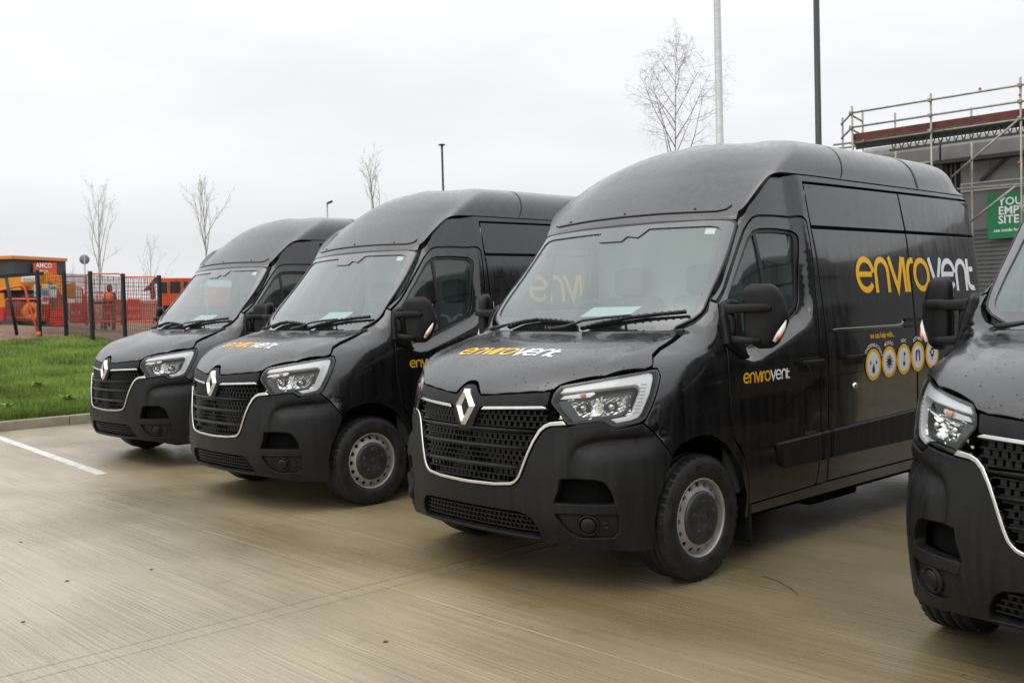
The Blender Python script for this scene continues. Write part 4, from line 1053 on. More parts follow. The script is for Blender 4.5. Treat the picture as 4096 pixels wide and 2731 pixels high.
# ---- body cores that close the inside, floor pan
b = MB()
b.box((0, .62, .52), (1.10, .92, .50)); b.box((0, .72, .90), (1.20, .80, .36)); b.box((0, .74, 1.13), (1.1, .60, .20))
b.box((0, 3.05, .36), (1.88, 2.98-1.1, .12)); b.box((0, 1.7, .36), (1.86, .9, .12)); b.box((0, 2.7, .27), (1.0, 3.4, .12)); b.box((0, .50, .30), (1.10, .5, .04)); b.box((0, 4.35, .36), (1.8, .42, .12))
b.box((0, 3.0, .25), (1.36, 2.9, .17)); b.box((0, 1.05, .25), (1.0, 1.0, .16)); b.build('underbody', DARK, V)
b = MB(); b.box((0, 3.36, 1.32), (1.74, 2.36, 1.80)); b.box((0, 3.4, 2.30), (1.30, 2.2, .26)); b.build('cargo_box', INTD, V)
b = MB(); b.tube([(.72, 1.6, .24), (.76, 2.6, .22), (.74, 3.2, .24)], .03, 8); b.box((.74, 2.5, .23), (.22, .6, .10), bev=.04); b.build('exhaust', DARK, V)
# ---- cab
b = MB(); b.box((0, 2.135, 1.30), (1.74, .03, 1.78)); b.box((0, 2.118, 1.62), (1.2, .012, .02)); b.box((-.3, 2.118, 1.2), (.02, .012, 1.4)); b.build('bulkhead', INTG, V)
b = MB(); b.box((0, 1.86, 2.045), (1.40, .50, .03)); b.addm([(-.60, 1.50, 1.985), (.60, 1.50, 1.985), (.66, 1.75, 2.03), (-.66, 1.75, 2.03)], [(0, 1, 2, 3)]); b.build('headlining', INTG, V)
b = MB(); b.addm([(-.80, .96, 1.36), (.80, .96, 1.36), (.86, 1.18, 1.40), (-.86, 1.18, 1.40), (.88, 1.45, 1.33), (-.88, 1.45, 1.33), (.88, 1.52, .9), (-.88, 1.52, .9), (-.78, .98, 1.25), (.78, .98, 1.25)], [(0, 1, 2, 3), (3, 2, 4, 5), (5, 4, 6, 7), (8, 9, 1, 0)])
b.box((-.46, 1.32, 1.42), (.46, .26, .12), bev=.05); b.box((0.15, 1.30, 1.37), (.34, .22, .06), bev=.02); b.build('dashboard', INTD, V)
b = MB(); n = 32; c0 = Vector((-.47, 1.52, 1.37)); ux = Vector((1, 0, 0)); uz = Vector((0, .52, .854))
ring = [c0+(ux*math.cos(2*math.pi*k/n)+uz*math.sin(2*math.pi*k/n))*.195 for k in range(n+1)]
b.tube(ring, .016, 8, cap=False); b.bar(c0-ux*.19, c0+ux*.19, .03, .05); b.bar(c0, c0-uz*.18, .03, .04); b.bar(c0, c0+Vector((0, -.2, -.1)), .07); b.build('steering_wheel', INTD, V)
for x, w in ((-.47, .50), (.16, .46), (.60, .42)):
    b = MB(); b.box((x, 1.78, .92), (w, .46, .16), bev=.05); b.box((x, 1.99, 1.25), (w, .14, .62), Matrix.Rotation(math.radians(-10), 3, 'X'), bev=.06); b.box((x, 2.035, 1.66), (w*.55, .10, .20), bev=.05); b.build('seat', SEATM, V)
for s in (1, -1):
    b = MB(); b.box((s*.93, 1.6, .82), (.03, .9, .80)); b.build('door_trim', INTD, V)

# ---- everything below differs from van to van
def lettering(root, bonnet=True, side_=True, icons=True):
    if bonnet:
        Lw = word('envirovent')[1]; sx = .81/Lw
        def fb(u, v):
            x = -.425+u*sx+(v-.5)*.02; y = .338+v*.105+.02*0
            p, n = cast('T', x, y); return p+n*(.004+disp_T(x, y)), n
        wordmark(root, fb, .0022)
    if side_:
        for s in (1, -1):
            Lw = word('envirovent')[1]
            sc = .243; sx = 1.83/(Lw*sc); wordmark(root, sidefn(2.600, 1.539, sc, sx, s, 1.83), .0026)
            sc = .062; sx = .475/(Lw*sc); wordmark(root, sidefn(1.225, 1.046, sc, sx, s, .475), .0026)
            fn = sidefn(2.69, 1.238, .056, .80, s, .40)
            put(txt_groups('we can help with...', 1, bold=True), fn, .0026, 'help_lettering', YEL, root)
            put(txt_groups('ventilation', 1, bold=True), sidefn(4.10, 1.405, .062, .72, s, .27), .0026, 'ventilation_lettering', WHT, root)
    if icons:
        names = ['CONDENSATION', 'MOULD', 'VOC', 'ASTHMA', 'ALLERGY']; ys = [2.712, 2.932, 3.145, 3.357, 3.582]; zs = [1.066, 1.072, 1.077, 1.084, 1.091]
        for s in (1, -1):
            for k in range(5):
                yc = ys[k]; zc = zs[k]; sg = s
                fn = (lambda u, v, yc=yc, zc=zc, sg=sg: (lambda p, n: (Vector((p.x*sg, p.y, p.z)), Vector((n.x*sg, n.y, n.z))))(*cast('S', yc+u*sg, zc+v)))
                disc = [Vector((.082*math.cos(2*math.pi*i/40), .082*math.sin(2*math.pi*i/40))) for i in range(40)]
                d = put([(disc+[Vector((0, 0))], [(i, (i+1) % 40, 40) for i in range(40)])], fn, .0052, 'icon_badge', WHT, root)
                put([ribbon([(.0935*math.cos(2*math.pi*i/40), .0935*math.sin(2*math.pi*i/40)) for i in range(40)], .023, True)], fn, .0052, 'icon_ring', YEL, d)
                g = []
                def blob(x, y, r, st=1, n=14): g.append(([Vector((x+r*math.cos(2*math.pi*i/n), y+st*r*math.sin(2*math.pi*i/n))) for i in range(n)], [tuple(range(n))]))
                def drop(x, y, r): g.append(([Vector((x+r*math.cos(a), y+r*math.sin(a))) for a in [math.radians(t) for t in range(150, 391, 24)]]+[Vector((x, y+r*2.4))], [tuple(range(12))]))
                if k == 0: drop(0, -.038, .020); drop(-.038, .01, .009); drop(.038, .01, .009)
                elif k == 1:
                    blob(0, 0, .026)
                    for i in range(12): a = 2*math.pi*i/12; g.append(ribbon([(.028*math.cos(a), .028*math.sin(a)), (.050*math.cos(a), .050*math.sin(a))], .008))
                elif k == 2: blob(0, -.028, .016); g.append(ribbon([(0, -.01), (0, .03)], .006)); blob(.008, .038, .012)
                elif k == 3:
                    g.append(ribbon([(-.026, -.03), (-.026, .03), (-.012, .045)], .016)); g.append(ribbon([(.026, -.03), (.026, .03), (.012, .045)], .016)); g.append(ribbon([(0, .0), (0, .05)], .007))
                else:
                    g.append(ribbon([(0, -.045), (0, -.012)], .008))
                    for i in range(6): a = 2*math.pi*i/6; blob(.024*math.cos(a), .014+.024*math.sin(a), .011)
                put(g, fn, .0064, 'pictogram', GLOSSB, d)
                # caption on an arc above the disc
                tg = txt_groups(names[k], .034, 'CENTER', bold=True)
                arc = lambda u, v, fn=fn: fn((.118+v)*math.sin(u/.118), (.118+v)*math.cos(u/.118))
                put(tg, arc, .0052, 'icon_caption', WHT, d)
# ------------------------------------------------------------------ four vans in a row
K = kidmap()
GRP = 'black vans parked side by side'
spots = [((-6.2156, .4325), .03052, False, False), ((-3.2005, .0972), -.00636, True, True), ((0, 0), 0, True, True), ((3.2284, .1658), .01102, False, True)]
labels = ['leftmost black van of the row, beside the white bay line, without lettering on its bonnet',
          'second black van from the left, lettered bonnet, parked between the leftmost and the middle van',
          'middle black van showing the large yellow and white word and round icons on its flank',
          'nearest black van, cut off by the right edge of the photo']
vans = []
for i, ((x, y), a, bl, sl) in enumerate(spots):
    o = copy_tree(VAN, K) if i < 3 else VAN
    o.location = (x, y, 0); o.rotation_euler = (0, 0, a); tag(o, labels[i], 'van', GRP); vans.append(o)
lettering(vans[1], True, True, True)
KL = None
def clone_letters(src, dst):
    km = kidmap()
    for ch in km[src.name]:
        if ch.name.split('.')[0] in ('yellow_lettering', 'white_lettering', 'help_lettering', 'ventilation_lettering', 'icon_badge'): copy_tree(ch, km, dst)
clone_letters(vans[1], vans[2])
# papers on the dashboards (loose things)
def paper(name, pts, z, m, label, van, th=.006, group=None):
    vs = [(x, y, z+dz) for x, y, dz in pts]; n = len(vs); vs += [(a, b_, c-th) for a, b_, c in vs]
    o = mobj(name, vs, [tuple(range(n)), tuple(range(n, 2*n))[::-1]]+[(i, n+i, n+(i+1) % n, (i+1) % n) for i in range(n)], m)
    o.location = van.location; o.rotation_euler = van.rotation_euler
    return tag(o, label, 'paper', group)
# ------------------------------------------------------------------ paving
def rayd(px, py):
    d = _right*((px-2048)/4098.4)+_down*((py-1365.5)/4098.4)+_fw
    return d
def at(px, py, D):
    """point seen at that pixel of the 4096-wide photograph, D metres away along the ground"""
    d = rayd(px, py); return CAM+d/math.hypot(d.x, d.y)*D
def dirp(px, D, py=1250): p = at(px, py, D); return p.x, p.y
CONC = bpy.data.materials.new('brushed_concrete'); CONC.use_nodes = True
t, b, L = nodes(CONC); g = N(t, 'ShaderNodeNewGeometry')
def nz3(scale, ns, det=5, rough=.55):
    mp = N(t, 'ShaderNodeMapping'); mp.inputs['Scale'].default_value = scale; n = N(t, 'ShaderNodeTexNoise'); n.inputs['Scale'].default_value = ns
    n.inputs['Detail'].default_value = det; n.inputs['Roughness'].default_value = rough; L.new(g.outputs['Position'], mp.inputs[0]); L.new(mp.outputs[0], n.inputs['Vector']); return n.outputs['Fac']
def mrange(s, a, bb, c, d):
    m = N(t, 'ShaderNodeMapRange'); m.inputs['From Min'].default_value = a; m.inputs['From Max'].default_value = bb; m.inputs['To Min'].default_value = c; m.inputs['To Max'].default_value = d
    L.new(s, m.inputs['Value']); return m.outputs[0]
def mth(op, a, bb):
    m = N(t, 'ShaderNodeMath', operation=op)
    for i, q in enumerate((a, bb)):
        if isinstance(q, (int, float)): m.inputs[i].default_value = q
        else: L.new(q, m.inputs[i])
    return m.outputs[0]
big = nz3((.40, .55, 1), 1.0, 3, .5); streak = nz3((.22, 26, 1), 1.0, 4, .65); streak2 = nz3((.6, 75, 1), 1.0, 4, .7); fine = nz3((1, 1, 1), 85, 4, .7); mid = nz3((.35, 1.1, 1), 1.3, 4, .5)
val = mth('MULTIPLY', mth('MULTIPLY', mrange(big, .3, .7, .80, 1.14), mrange(streak, .3, .7, .95, 1.05)), mth('MULTIPLY', mth('MULTIPLY', mrange(streak2, .35, .65, .80, 1.20), mrange(mid, .3, .7, .90, 1.10)), mrange(fine, .3, .7, .80, 1.18)))
stn = nz3((1, 1, 1), 2.6, 5, .7); spk = nz3((1, 1, 1), 23, 2, .5); val = mth('MULTIPLY', val, mth('MULTIPLY', mrange(stn, .60, .74, 1, .80), mrange(spk, .70, .76, 1, .55)))
oi = N(t, 'ShaderNodeObjectInfo'); val = mth('MULTIPLY', val, mrange(oi.outputs['Random'], 0, 1, .95, 1.05))
mix = N(t, 'ShaderNodeMix', data_type='RGBA'); mix.inputs[6].default_value = (.178, .137, .067, 1); mix.inputs[7].default_value = (.248, .203, .117, 1)
L.new(mrange(mid, .25, .75, 0, 1), mix.inputs[0])
# drier, paler concrete away from the vans, with a ragged edge
dp = N(t, 'ShaderNodeVectorMath', operation='DOT_PRODUCT'); dp.inputs[1].default_value = (-.12, -.60, 0); L.new(g.outputs['Position'], dp.inputs[0])
dry = mrange(mth('ADD', mth('ADD', dp.outputs['Value'], -.24), mth('MULTIPLY', mth('ADD', big, mid), .45)), .25, 1.35, 0, 1)
mx2 = N(t, 'ShaderNodeMix', data_type='RGBA'); mx2.name = 'Dry'; L.new(dry, mx2.inputs[0]); L.new(mix.outputs[2], mx2.inputs[6]); mx2.inputs[7].default_value = (.365, .318, .222, 1)
sc = N(t, 'ShaderNodeVectorMath', operation='SCALE'); L.new(mx2.outputs[2], sc.inputs[0]); L.new(val, sc.inputs['Scale']); L.new(sc.outputs[0], b.inputs['Base Color'])
L.new(mth('MULTIPLY', mrange(big, .32, .62, .13, .40), mrange(mid, .3, .7, .9, 1.1)), b.inputs['Roughness'])
b.inputs['Specular IOR Level'].default_value = .6
bp = N(t, 'ShaderNodeBump'); bp.inputs['Strength'].default_value = .8; bp.inputs['Distance'].default_value = .005; L.new(mth('ADD', mth('MULTIPLY', streak, .6), mth('ADD', streak2, mth('MULTIPLY', fine, .35))), bp.inputs['Height']); L.new(bp.outputs[0], b.inputs['Normal'])
CONB = CONC.copy(); CONB.name = 'trowelled_concrete'; CONB.node_tree.nodes['Mix'].inputs[6].default_value = (.192, .152, .078, 1); CONB.node_tree.nodes['Mix'].inputs[7].default_value = (.262, .218, .132, 1)
JOINT = add_noise(mat('joint_sealant', (.055, .048, .034), .8), (1, 1, 1), 6)
yard = MB(); yard.addm([(-10.46, -16, -.014), (26, -16, -.014), (26, 15.2, -.014), (-10.46, 15.2, -.014)], [(0, 1, 2, 3)])
YARD = tag(yard.build('concrete_yard', JOINT), kind='structure')
xs = [-10.455, -5.435, -.350, -.222, 4.87, 10.0, 15.2, 20.3, 26]; ys = [-15.9, -10.66, -5.51, -.362, 4.79, 9.94, 15.1]
for i in range(len(xs)-1):
    for j in range(len(ys)-1):
        x0, x1, y0, y1 = xs[i], xs[i+1], ys[j], ys[j+1]; gx = .006 if i in (1, 2) else .005; gy = .0022; c = .005
        r0 = (x0+gx, y0+gy, x1-gx, y1-gy); r1 = (r0[0]+c, r0[1]+c*.5, r0[2]-c, r0[3]-c*.5)
        nx = max(1, int((x1-x0)/1.0)); ny = max(1, int((y1-y0)/1.0))
        mb = MB(); q = lambda r, z: [(r[0], r[1], z), (r[2], r[1], z), (r[2], r[3], z), (r[0], r[3], z)]
        mb.addm(q(r0, -.012)+q(r0, -.004)+q(r1, 0), [(0, 1, 5, 4), (1, 2, 6, 5), (2, 3, 7, 6), (3, 0, 4, 7), (4, 5, 9, 8), (5, 6, 10, 9), (6, 7, 11, 10), (7, 4, 8, 11), (8, 9, 10, 11)])
        mb.build('concrete_slab', CONC if i != 2 else CONB, YARD)
LINE = add_noise(mat('road_paint', (.62, .60, .55), .55), (1, 1, 1), 9, 6, .72, 1.08, bump=.1)
mb = MB(); A, B_ = Vector((-10.2, .49, 0)), Vector((-5.56, .152, 0)); w = Vector((.05*.07, .05, 0)); mb.addm([(p+k*w)+Vector((0, 0, z)) for z in (.0005, .004) for p, k in ((A, -1), (B_, -1), (B_, 1), (A, 1))], [(4, 5, 6, 7), (0, 1, 5, 4), (1, 2, 6, 5), (2, 3, 7, 6), (3, 0, 4, 7)])
tag(mb.build('painted_line', LINE), kind='structure')
KERB = add_noise(mat('kerb_concrete', (.27, .235, .175), .7), (1, 1, 1), 7, 6, .75, 1.15, bump=.2)
kb = MB(); kb.addm([(-10.60, -16, -.02), (-10.47, -16, -.02), (-10.47, 15.3, -.02), (-10.60, 15.3, -.02)], [(0, 1, 2, 3)]); KRB = tag(kb.build('kerb', KERB), kind='structure')
kme = None
for k in range(33):
    y = -15.6+k*.93
    if kme is None:
        m_ = MB(); m_.box((0, 0, .055), (.125, .922, .15), bev=.014); o = m_.build('kerb_stone', KERB, KRB, loc=(-10.53, y, 0)); kme = o
    else:
        o = kme.copy(); COL.objects.link(o); o.location = (-10.53, y, 0)
# ------------------------------------------------------------------ terrain: bank of grass, site ground beyond the fence, far land
def hgt(x, y):
    d = max(0, -10.6-x); h = .10+.064*min(d, 14.6)*1.0
    h += .03*math.sin(x*.9+1)*math.sin(y*.7)*min(1, d/2)+.02*math.sin(x*2.3+y*1.7)*min(1, d/2)
    if x < -25: h += .35*math.exp(-((x+27.5)**2/5+(y-5.6)**2/5))
    return h
E0 = Vector((-24.67, 5.93)); E1 = Vector((-20.455, 7.41)); ED = (E1-E0).normalized(); EN = Vector((ED.y, -ED.x))
def beyond(x, y): return (Vector((x, y))-E0).dot(EN) < -.25 or x < -27.2+.5*math.sin(y*1.3) or (y < 6.4 and x < -23.6+.5*math.sin(y*2.1))
GRASS = mat('grass_turf', (.055, .105, .018), .85, spec=.2)
t, b, L = nodes(GRASS); g = N(t, 'ShaderNodeNewGeometry')
v1 = nz3((1, 1, 1), .55, 5); v2 = nz3((1, 1, 1), 7, 5, .7)
mix = N(t, 'ShaderNodeMix', data_type='RGBA'); mix.inputs[6].default_value = (.070, .125, .020, 1); mix.inputs[7].default_value = (.115, .16, .034, 1); L.new(mrange(mth('ADD', mth('MULTIPLY', v1, .6), mth('MULTIPLY', v2, .4)), .38, .62, 0, 1), mix.inputs[0]); L.new(mix.outputs[2], b.inputs['Base Color'])
bp = N(t, 'ShaderNodeBump'); bp.inputs['Strength'].default_value = .8; bp.inputs['Distance'].default_value = .05; L.new(v2, bp.inputs['Height']); L.new(bp.outputs[0], b.inputs['Normal'])
EARTH = add_noise(add_noise(mat('site_earth', (.155, .088, .052), .9), (1, 1, 1), 1.2, 6, .6, 1.3, bump=.6, dist=.15), (1, 1, 1), 9, 5, .8, 1.2)
FIELD = add_noise(mat('far_land', (.10, .095, .06), .95), (1, 1, 1), .03, 6, .7, 1.3)
gx = [-10.60-.55*i for i in range(32)]+[-28.5-2.2*i for i in range(20)]+[-78-16*i for i in range(10)]
gy = [-40+4*i for i in range(9)]+[-4+.55*i for i in range(34)]+[16+3*i for i in range(14)]+[66+15*i for i in range(8)]
vs = [(x, y, hgt(x, y)) for x in gx for y in gy]; ny = len(gy); fa = []; fb = []
for i in range(len(gx)-1):
    for j in range(ny-1):
        f = (i*ny+j, i*ny+j+1, (i+1)*ny+j+1, (i+1)*ny+j); cx = (gx[i]+gx[i+1])/2; cy = (gy[j]+gy[j+1])/2
        (fb if beyond(cx, cy) else fa).append(f)
tag(mobj('grass_bank', vs, fa, GRASS, smooth=True), kind='structure'); tag(mobj('site_ground', vs, fb, EARTH, smooth=True), kind='structure')
mb = MB(); mb.addm([(-2600, -2600, -.06), (2600, -2600, -.06), (2600, 2600, -.06), (-2600, 2600, -.06)], [(0, 1, 2, 3)]); tag(mb.build('ground', FIELD), kind='structure')
# grass blades on the part of the bank in view
rg = np.random.default_rng(3); bv = []; bf = []
n = 46000; cnt = 0
BL1 = add_noise(mat('grass_blade', (.15, .225, .036), .7, spec=.25), (1, 1, 1), .9, 6, .55, 1.45)
xs_ = -10.66-14.2*rg.random(n)**1.5; ys_ = rg.random(n)
for i in range(n):
    x = xs_[i]; d = -10.6-x; ya = .2+d*.30; yb = 2.6+d*.40; y = ya+(yb-ya)*ys_[i]
    if beyond(x, y): continue
    z = hgt(x, y)-.01; a = rg.random()*6.28; hgh = (.035+.05*rg.random())*(1.9 if d < .45 else 1)*(.6+.9*abs(math.sin(x*1.7+math.sin(y*2.3)))); w = .006+.004*rg.random(); l = .6*hgh*(rg.random()-.2); ca, sa = math.cos(a), math.sin(a)
    k = len(bv); bv += [(x-ca*w, y-sa*w, z), (x+ca*w, y+sa*w, z), (x-sa*l, y+ca*l, z+hgh)]; bf.append((k, k+1, k+2))
tag(mobj('grass', bv, bf, BL1), kind='stuff')
# broad-leaved weeds
for k, (px, py, D) in enumerate(((150, 1450, 19), (265, 1505, 17.2), (30, 1540, 16.6))):
    p = at(px, py, D); z = hgt(p.x, p.y); mb = MB()
    for i in range(26):
        a = rg.random()*6.28; r = .05+.16*rg.random(); c = Vector((p.x, p.y, z)); q = c+Vector((math.cos(a)*r, math.sin(a)*r, .05+.09*rg.random())); s_ = Vector((-math.sin(a), math.cos(a), 0))*.025
        mb.addm([c, (c+q)/2+s_+Vector((0, 0, .04)), q, (c+q)/2-s_+Vector((0, 0, .04))], [(0, 1, 2, 3)])
    tag(mb.build('weed', BL1), ('leafy weed in the grass bank, upper one by the fence', 'leafy weed in the middle of the grass bank by the leftmost van', 'leafy weed low on the grass bank near the left edge')[k], 'weed', 'weeds on the grass bank')
# twig and leaf litter on the concrete
TWIG = mat('twig', (.05, .032, .018), .8)
def gpt(px, py): d = rayd(px, py); k = -CAM.z/d.z; return CAM+d*k
mb = MB(); mb.tube([gpt(3051, 2302)+Vector((0, 0, .003)), gpt(3110, 2328)+Vector((0, 0, .010)), gpt(3165, 2358)+Vector((0, 0, .008)), gpt(3197, 2384)+Vector((0, 0, .003))], [.0012, .0022, .0022, .0014], 6); tag(mb.build('twig', TWIG), 'thin brown twig lying on the concrete right of the middle van\'s wheel', 'twig')
LEAF = mat('dead_leaf', (.055, .036, .018), .8)
spots_ = [((83, 2168), 'dark dead leaf on the concrete at the far left of the yard'), ((1542, 2567), 'dead leaf on the concrete below the middle van\'s bumper, nearest the camera'), ((606, 2277), 'small dead leaf on the pale concrete left of the middle van'), ((93, 2487), 'dead leaf on the concrete in the lower left corner'), ((268, 2324), 'tiny dead leaf on the concrete between two other leaves at the left')]
for (px, py), lb in spots_:
    p = gpt(px, py); mb = MB(); a = rg.random()*6; u = Vector((math.cos(a), math.sin(a), 0)); w = Vector((-u.y, u.x, 0)); s_ = .011
    mb.addm([p-u*s_*1.5+Vector((0, 0, .002)), p+w*s_+Vector((0, 0, .006)), p+u*s_*1.6+Vector((0, 0, .003)), p-w*s_+Vector((0, 0, .005)), p+Vector((0, 0, .001))], [(0, 4, 1), (1, 4, 2), (2, 4, 3), (3, 4, 0)]); tag(mb.build('dead_leaf', LEAF), lb, 'leaf', 'dead leaves on the concrete')
# ------------------------------------------------------------------ security fence on the bank
GREENP = mat('dark_green_paint', (.006, .010, .008), .5); WIRE = mat('green_wire', (.012, .02, .015), .6)
FEN = tag(empty('security_fence', (E0.x, E0.y, 0)), 'dark green mesh security fence with tall posts along the top of the grass bank', 'fence')
def fworld(o): o.parent = FEN; o.matrix_parent_inverse = Matrix.Translation((-E0.x, -E0.y, 0)); return o
pp = [at(156, 1250, 30.5), at(262, 1250, 30.4), at(367, 1250, 28.9), at(497, 1250, 27.6), at(641, 1250, 27.1)]
nx_ = pp[4]+(pp[4]-pp[3])*1.05; pp = pp+[nx_, nx_+(pp[4]-pp[3])*1.2, nx_+(pp[4]-pp[3])*2.6]
fb_ = []
for p in pp:
    z = hgt(p.x, p.y); q = Vector((p.x, p.y, z)); fb_.append(q)
    m_ = MB(); m_.box(q+Vector((0, 0, .80)), (.085, .085, 1.98), math.atan2(ED.y, ED.x), bev=.01); fworld(m_.build('fence_post', GREENP))
for a, c in zip(fb_, fb_[1:]):
    m_ = MB(); n = max(3, int((c-a).length/.05))
    for i in range(1, n):
        q = a.lerp(c, i/n); m_.bar(q+Vector((0, 0, .06)), q+Vector((0, 0, 1.70)), .008)
    for k in range(9): m_.bar(a+Vector((0, 0, .08+k*.2)), c+Vector((0, 0, .08+k*.2)), .007)
    fworld(m_.build('mesh_panel', WIRE))['kind'] = 'stuff'
# older leaning post and rail at the far left
lp = MB(); a, c = at(24, 1108, 30), at(68, 1340, 30); lp.tube([c, a], .045, 8); lo = lp.build('leaning_post', GREENP); tag(lo, 'leaning dark post left of the green security fence', 'post')
lr = MB(); lr.bar(at(-160, 1118, 29.2), at(176, 1093, 29.2), .05, .09); lr.bar(at(-150, 1118, 29.2), at(-140, 1330, 29.2), .06); tag(lr.build('crossbar', GREENP), 'black overhead crossbar above the leaning post at left edge', 'crossbar')
# ------------------------------------------------------------------ construction site
YELM = add_noise(mat('machine_yellow', (.66, .27, .012), .5), (1, 1, 1), 2, 4, .8, 1.1); ORM = add_noise(mat('machine_orange', (.70, .10, .02), .5), (1, 1, 1), 2, 4, .8, 1.1)
REDP = mat('barrier_red', (.50, .035, .03), .5); ORP = mat('barrier_orange', (.66, .10, .035), .55); NET = mat('orange_net', (.50, .10, .06), .8)
GREYC = add_noise(mat('cabin_grey', (.040, .043, .050), .6), (1, 1, 1), 1, 4, .85, 1.1); ORTRIM = mat('cabin_orange', (.62, .22, .03), .5); WINDK = mat('dark_glass', (.012, .014, .015), .15); TYREB = mat('machine_tyre', (.015, .015, .015), .8)
WOOD = add_noise(mat('weathered_wood', (.13, .10, .07), .85), (1, 1, 6), 3, 4, .8, 1.2); GREYM = mat('galvanised', (.30, .31, .31), .5, .4)
zs_ = 1.05
# site cabin far behind
def quadbox(name, P, depth, m, parent=None):
    """box with front face through 4 points (bl, br, tr, tl), pushed away from the camera"""
    P = [Vector(p) for p in P]; n = ((P[1]-P[0]).cross(P[3]-P[0])).normalized()
    if n.dot(P[0]-CAM) < 0: n = -n
    vs = P+[p+n*depth for p in P]
    return mobj(name, vs, [(0, 1, 2, 3), (7, 6, 5, 4), (0, 4, 5, 1), (1, 5, 6, 2), (2, 6, 7, 3), (3, 7, 4, 0)], m, parent)
def atz(px, D, z): x, y = dirp(px, D); return Vector((x, y, z))
cab = tag(empty('site_cabin'), 'dark grey site cabin with orange roof edge and red banner behind the digger', 'cabin')
A_, B2, C2_ = (-420, 52.5), (62, 49), (271, 51.5)
zt = 4.05
wl = quadbox('wall', [atz(*A_, 1.0), atz(*B2, 1.0), atz(*B2, zt), atz(*A_, zt)], 2.4, GREYC, cab)
wr = quadbox('wall', [atz(62.3, 49.02, 1.0), atz(*C2_, 1.0), atz(*C2_, zt), atz(62.3, 49.02, zt)], 2.4, GREYC, cab)
m_ = MB(); m_.bar(atz(-425, 52.5, zt+.06), atz(62, 48.9, zt+.06), .12, .14); m_.bar(atz(62, 48.9, zt+.06), atz(274, 51.5, zt+.06), .12, .14); m_.build('roof_edge', ORTRIM, cab)
bn = quadbox('banner', [at(136, 1100, 49.7), at(228, 1100, 50.6), at(226, 1050, 50.6), at(134, 1052, 49.7)], .04, mat('banner_red', (.60, .085, .03), .6), cab)
def facetext(s, size, o, ux, uz, nrm, m, parent, name, off=.03, bold=True, align='LEFT'):
    return put(txt_groups(s, size, align, bold), lambda u, v: (o+ux*u+uz*v, nrm), off, name, m, parent)
o_ = at(142, 1070, 49.75); ux = (at(228, 1070, 50.6)-at(136, 1070, 49.7)); ux.z = 0; ux.normalize(); nn = Vector((ux.y, -ux.x, 0)); nn = nn if nn.dot(CAM-o_) > 0 else -nn
facetext('AMCO', .30, o_, ux, Vector((0, 0, 1)), nn, WHT, bn, 'banner_lettering'); facetext('welfare hire', .13, at(146, 1086, 49.8), ux, Vector((0, 0, 1)), nn, WHT, bn, 'banner_lettering')
# yellow wheeled digger
dg = tag(empty('wheeled_digger'), 'yellow wheeled digger with folded boom behind the mesh fence', 'digger')
quadbox('engine_cover', [at(-330, 1165, 37), at(84, 1160, 36), at(84, 1104, 36), at(-330, 1110, 37)], 1.6, YELM, dg)
quadbox('body', [at(84, 1150, 35.95), at(185, 1140, 36.5), at(200, 1090, 36.5), at(84, 1104, 35.95)], 1.2, YELM, dg)
quadbox('chassis', [at(-260, 1275, 36.6), at(190, 1262, 36.4), at(180, 1160, 36.4), at(-260, 1165, 36.6)], 1.0, mat('machine_grey', (.06, .05, .05), .7), dg)
sp = quadbox('name_plate', [at(86, 1127, 35.7), at(149, 1124, 35.7), at(149, 1103, 35.7), at(86, 1107, 35.7)], .03, WHT, dg)
m_ = MB()
for k in range(9): m_.bar(at(92+k*6, 1122, 35.66), at(92+k*6, 1110, 35.66), .025, .01)
m_.build('plate_print', GREYC, sp)
m_ = MB(); 
def poly_prism(pts, D, th, m, name, parent):
    P = [at(px, py, D) for px, py in pts]; c = sum(P, Vector())/len(P); n = Vector((c.x-CAM.x, c.y-CAM.y, 0)).normalized(); k = len(P)
    vs = P+[p+n*th for p in P]
    return mobj(name, vs, [tuple(range(k)), tuple(range(k, 2*k))[::-1]]+[(i, k+i, k+(i+1) % k, (i+1) % k) for i in range(k)], m, parent)
poly_prism([(186, 1086), (232, 1098), (262, 1130), (268, 1182), (252, 1185), (205, 1130), (180, 1128)], 35.6, .4, YELM, 'boom', dg)
poly_prism([(262, 1138), (300, 1128), (306, 1196), (270, 1194)], 35.4, .5, YELM, 'bucket', dg)
cabd = quadbox('cab', [at(-170, 1110, 36.2), at(-40, 1108, 36.2), at(-50, 1020, 36.2), at(-160, 1022, 36.2)], 1.3, YELM, dg); quadbox('cab_window', [at(-160, 1100, 36.1), at(-52, 1098, 36.1), at(-60, 1032, 36.1), at(-150, 1034, 36.1)], .04, WINDK, cabd)
for px, py in ((127, 1246), (-150, 1252)):
    c = at(px, py, 35.5); M_ = Matrix.Translation(c) @ Vector((CAM.x-c.x, CAM.y-c.y, 0)).to_track_quat('X', 'Z').to_matrix().to_4x4()
    m_ = MB(); m_.lathe([(.30, .0), (.30, .10), (.40, .16), (.52, .14), (.54, 0), (.52, -.2)], 36, M_); wt = m_.build('wheel', TYREB, dg); h_ = MB(); h_.lathe([(.10, .13), (.12, .16), (.22, .15), (.30, .10), (.30, .0), (.10, .05)], 32, M_); h_.build('wheel_rim', ORTRIM, wt); h_ = MB(); h_.lathe([(.0001, .10), (.10, .10), (.10, .0)], 20, M_); h_.build('hub', TYREB, wt)
# yellow and red machine end at the left edge
bk = tag(empty('road_roller'), 'small yellow and red machine at the left edge behind the fence', 'machine')
quadbox('hood', [at(-60, 1230, 33), at(20, 1228, 33), at(16, 1172, 33), at(-60, 1168, 33)], .9, YELM, bk); quadbox('skid', [at(-60, 1285, 32.9), at(14, 1282, 32.9), at(14, 1229, 32.9), at(-60, 1231, 32.9)], .9, REDP, bk)
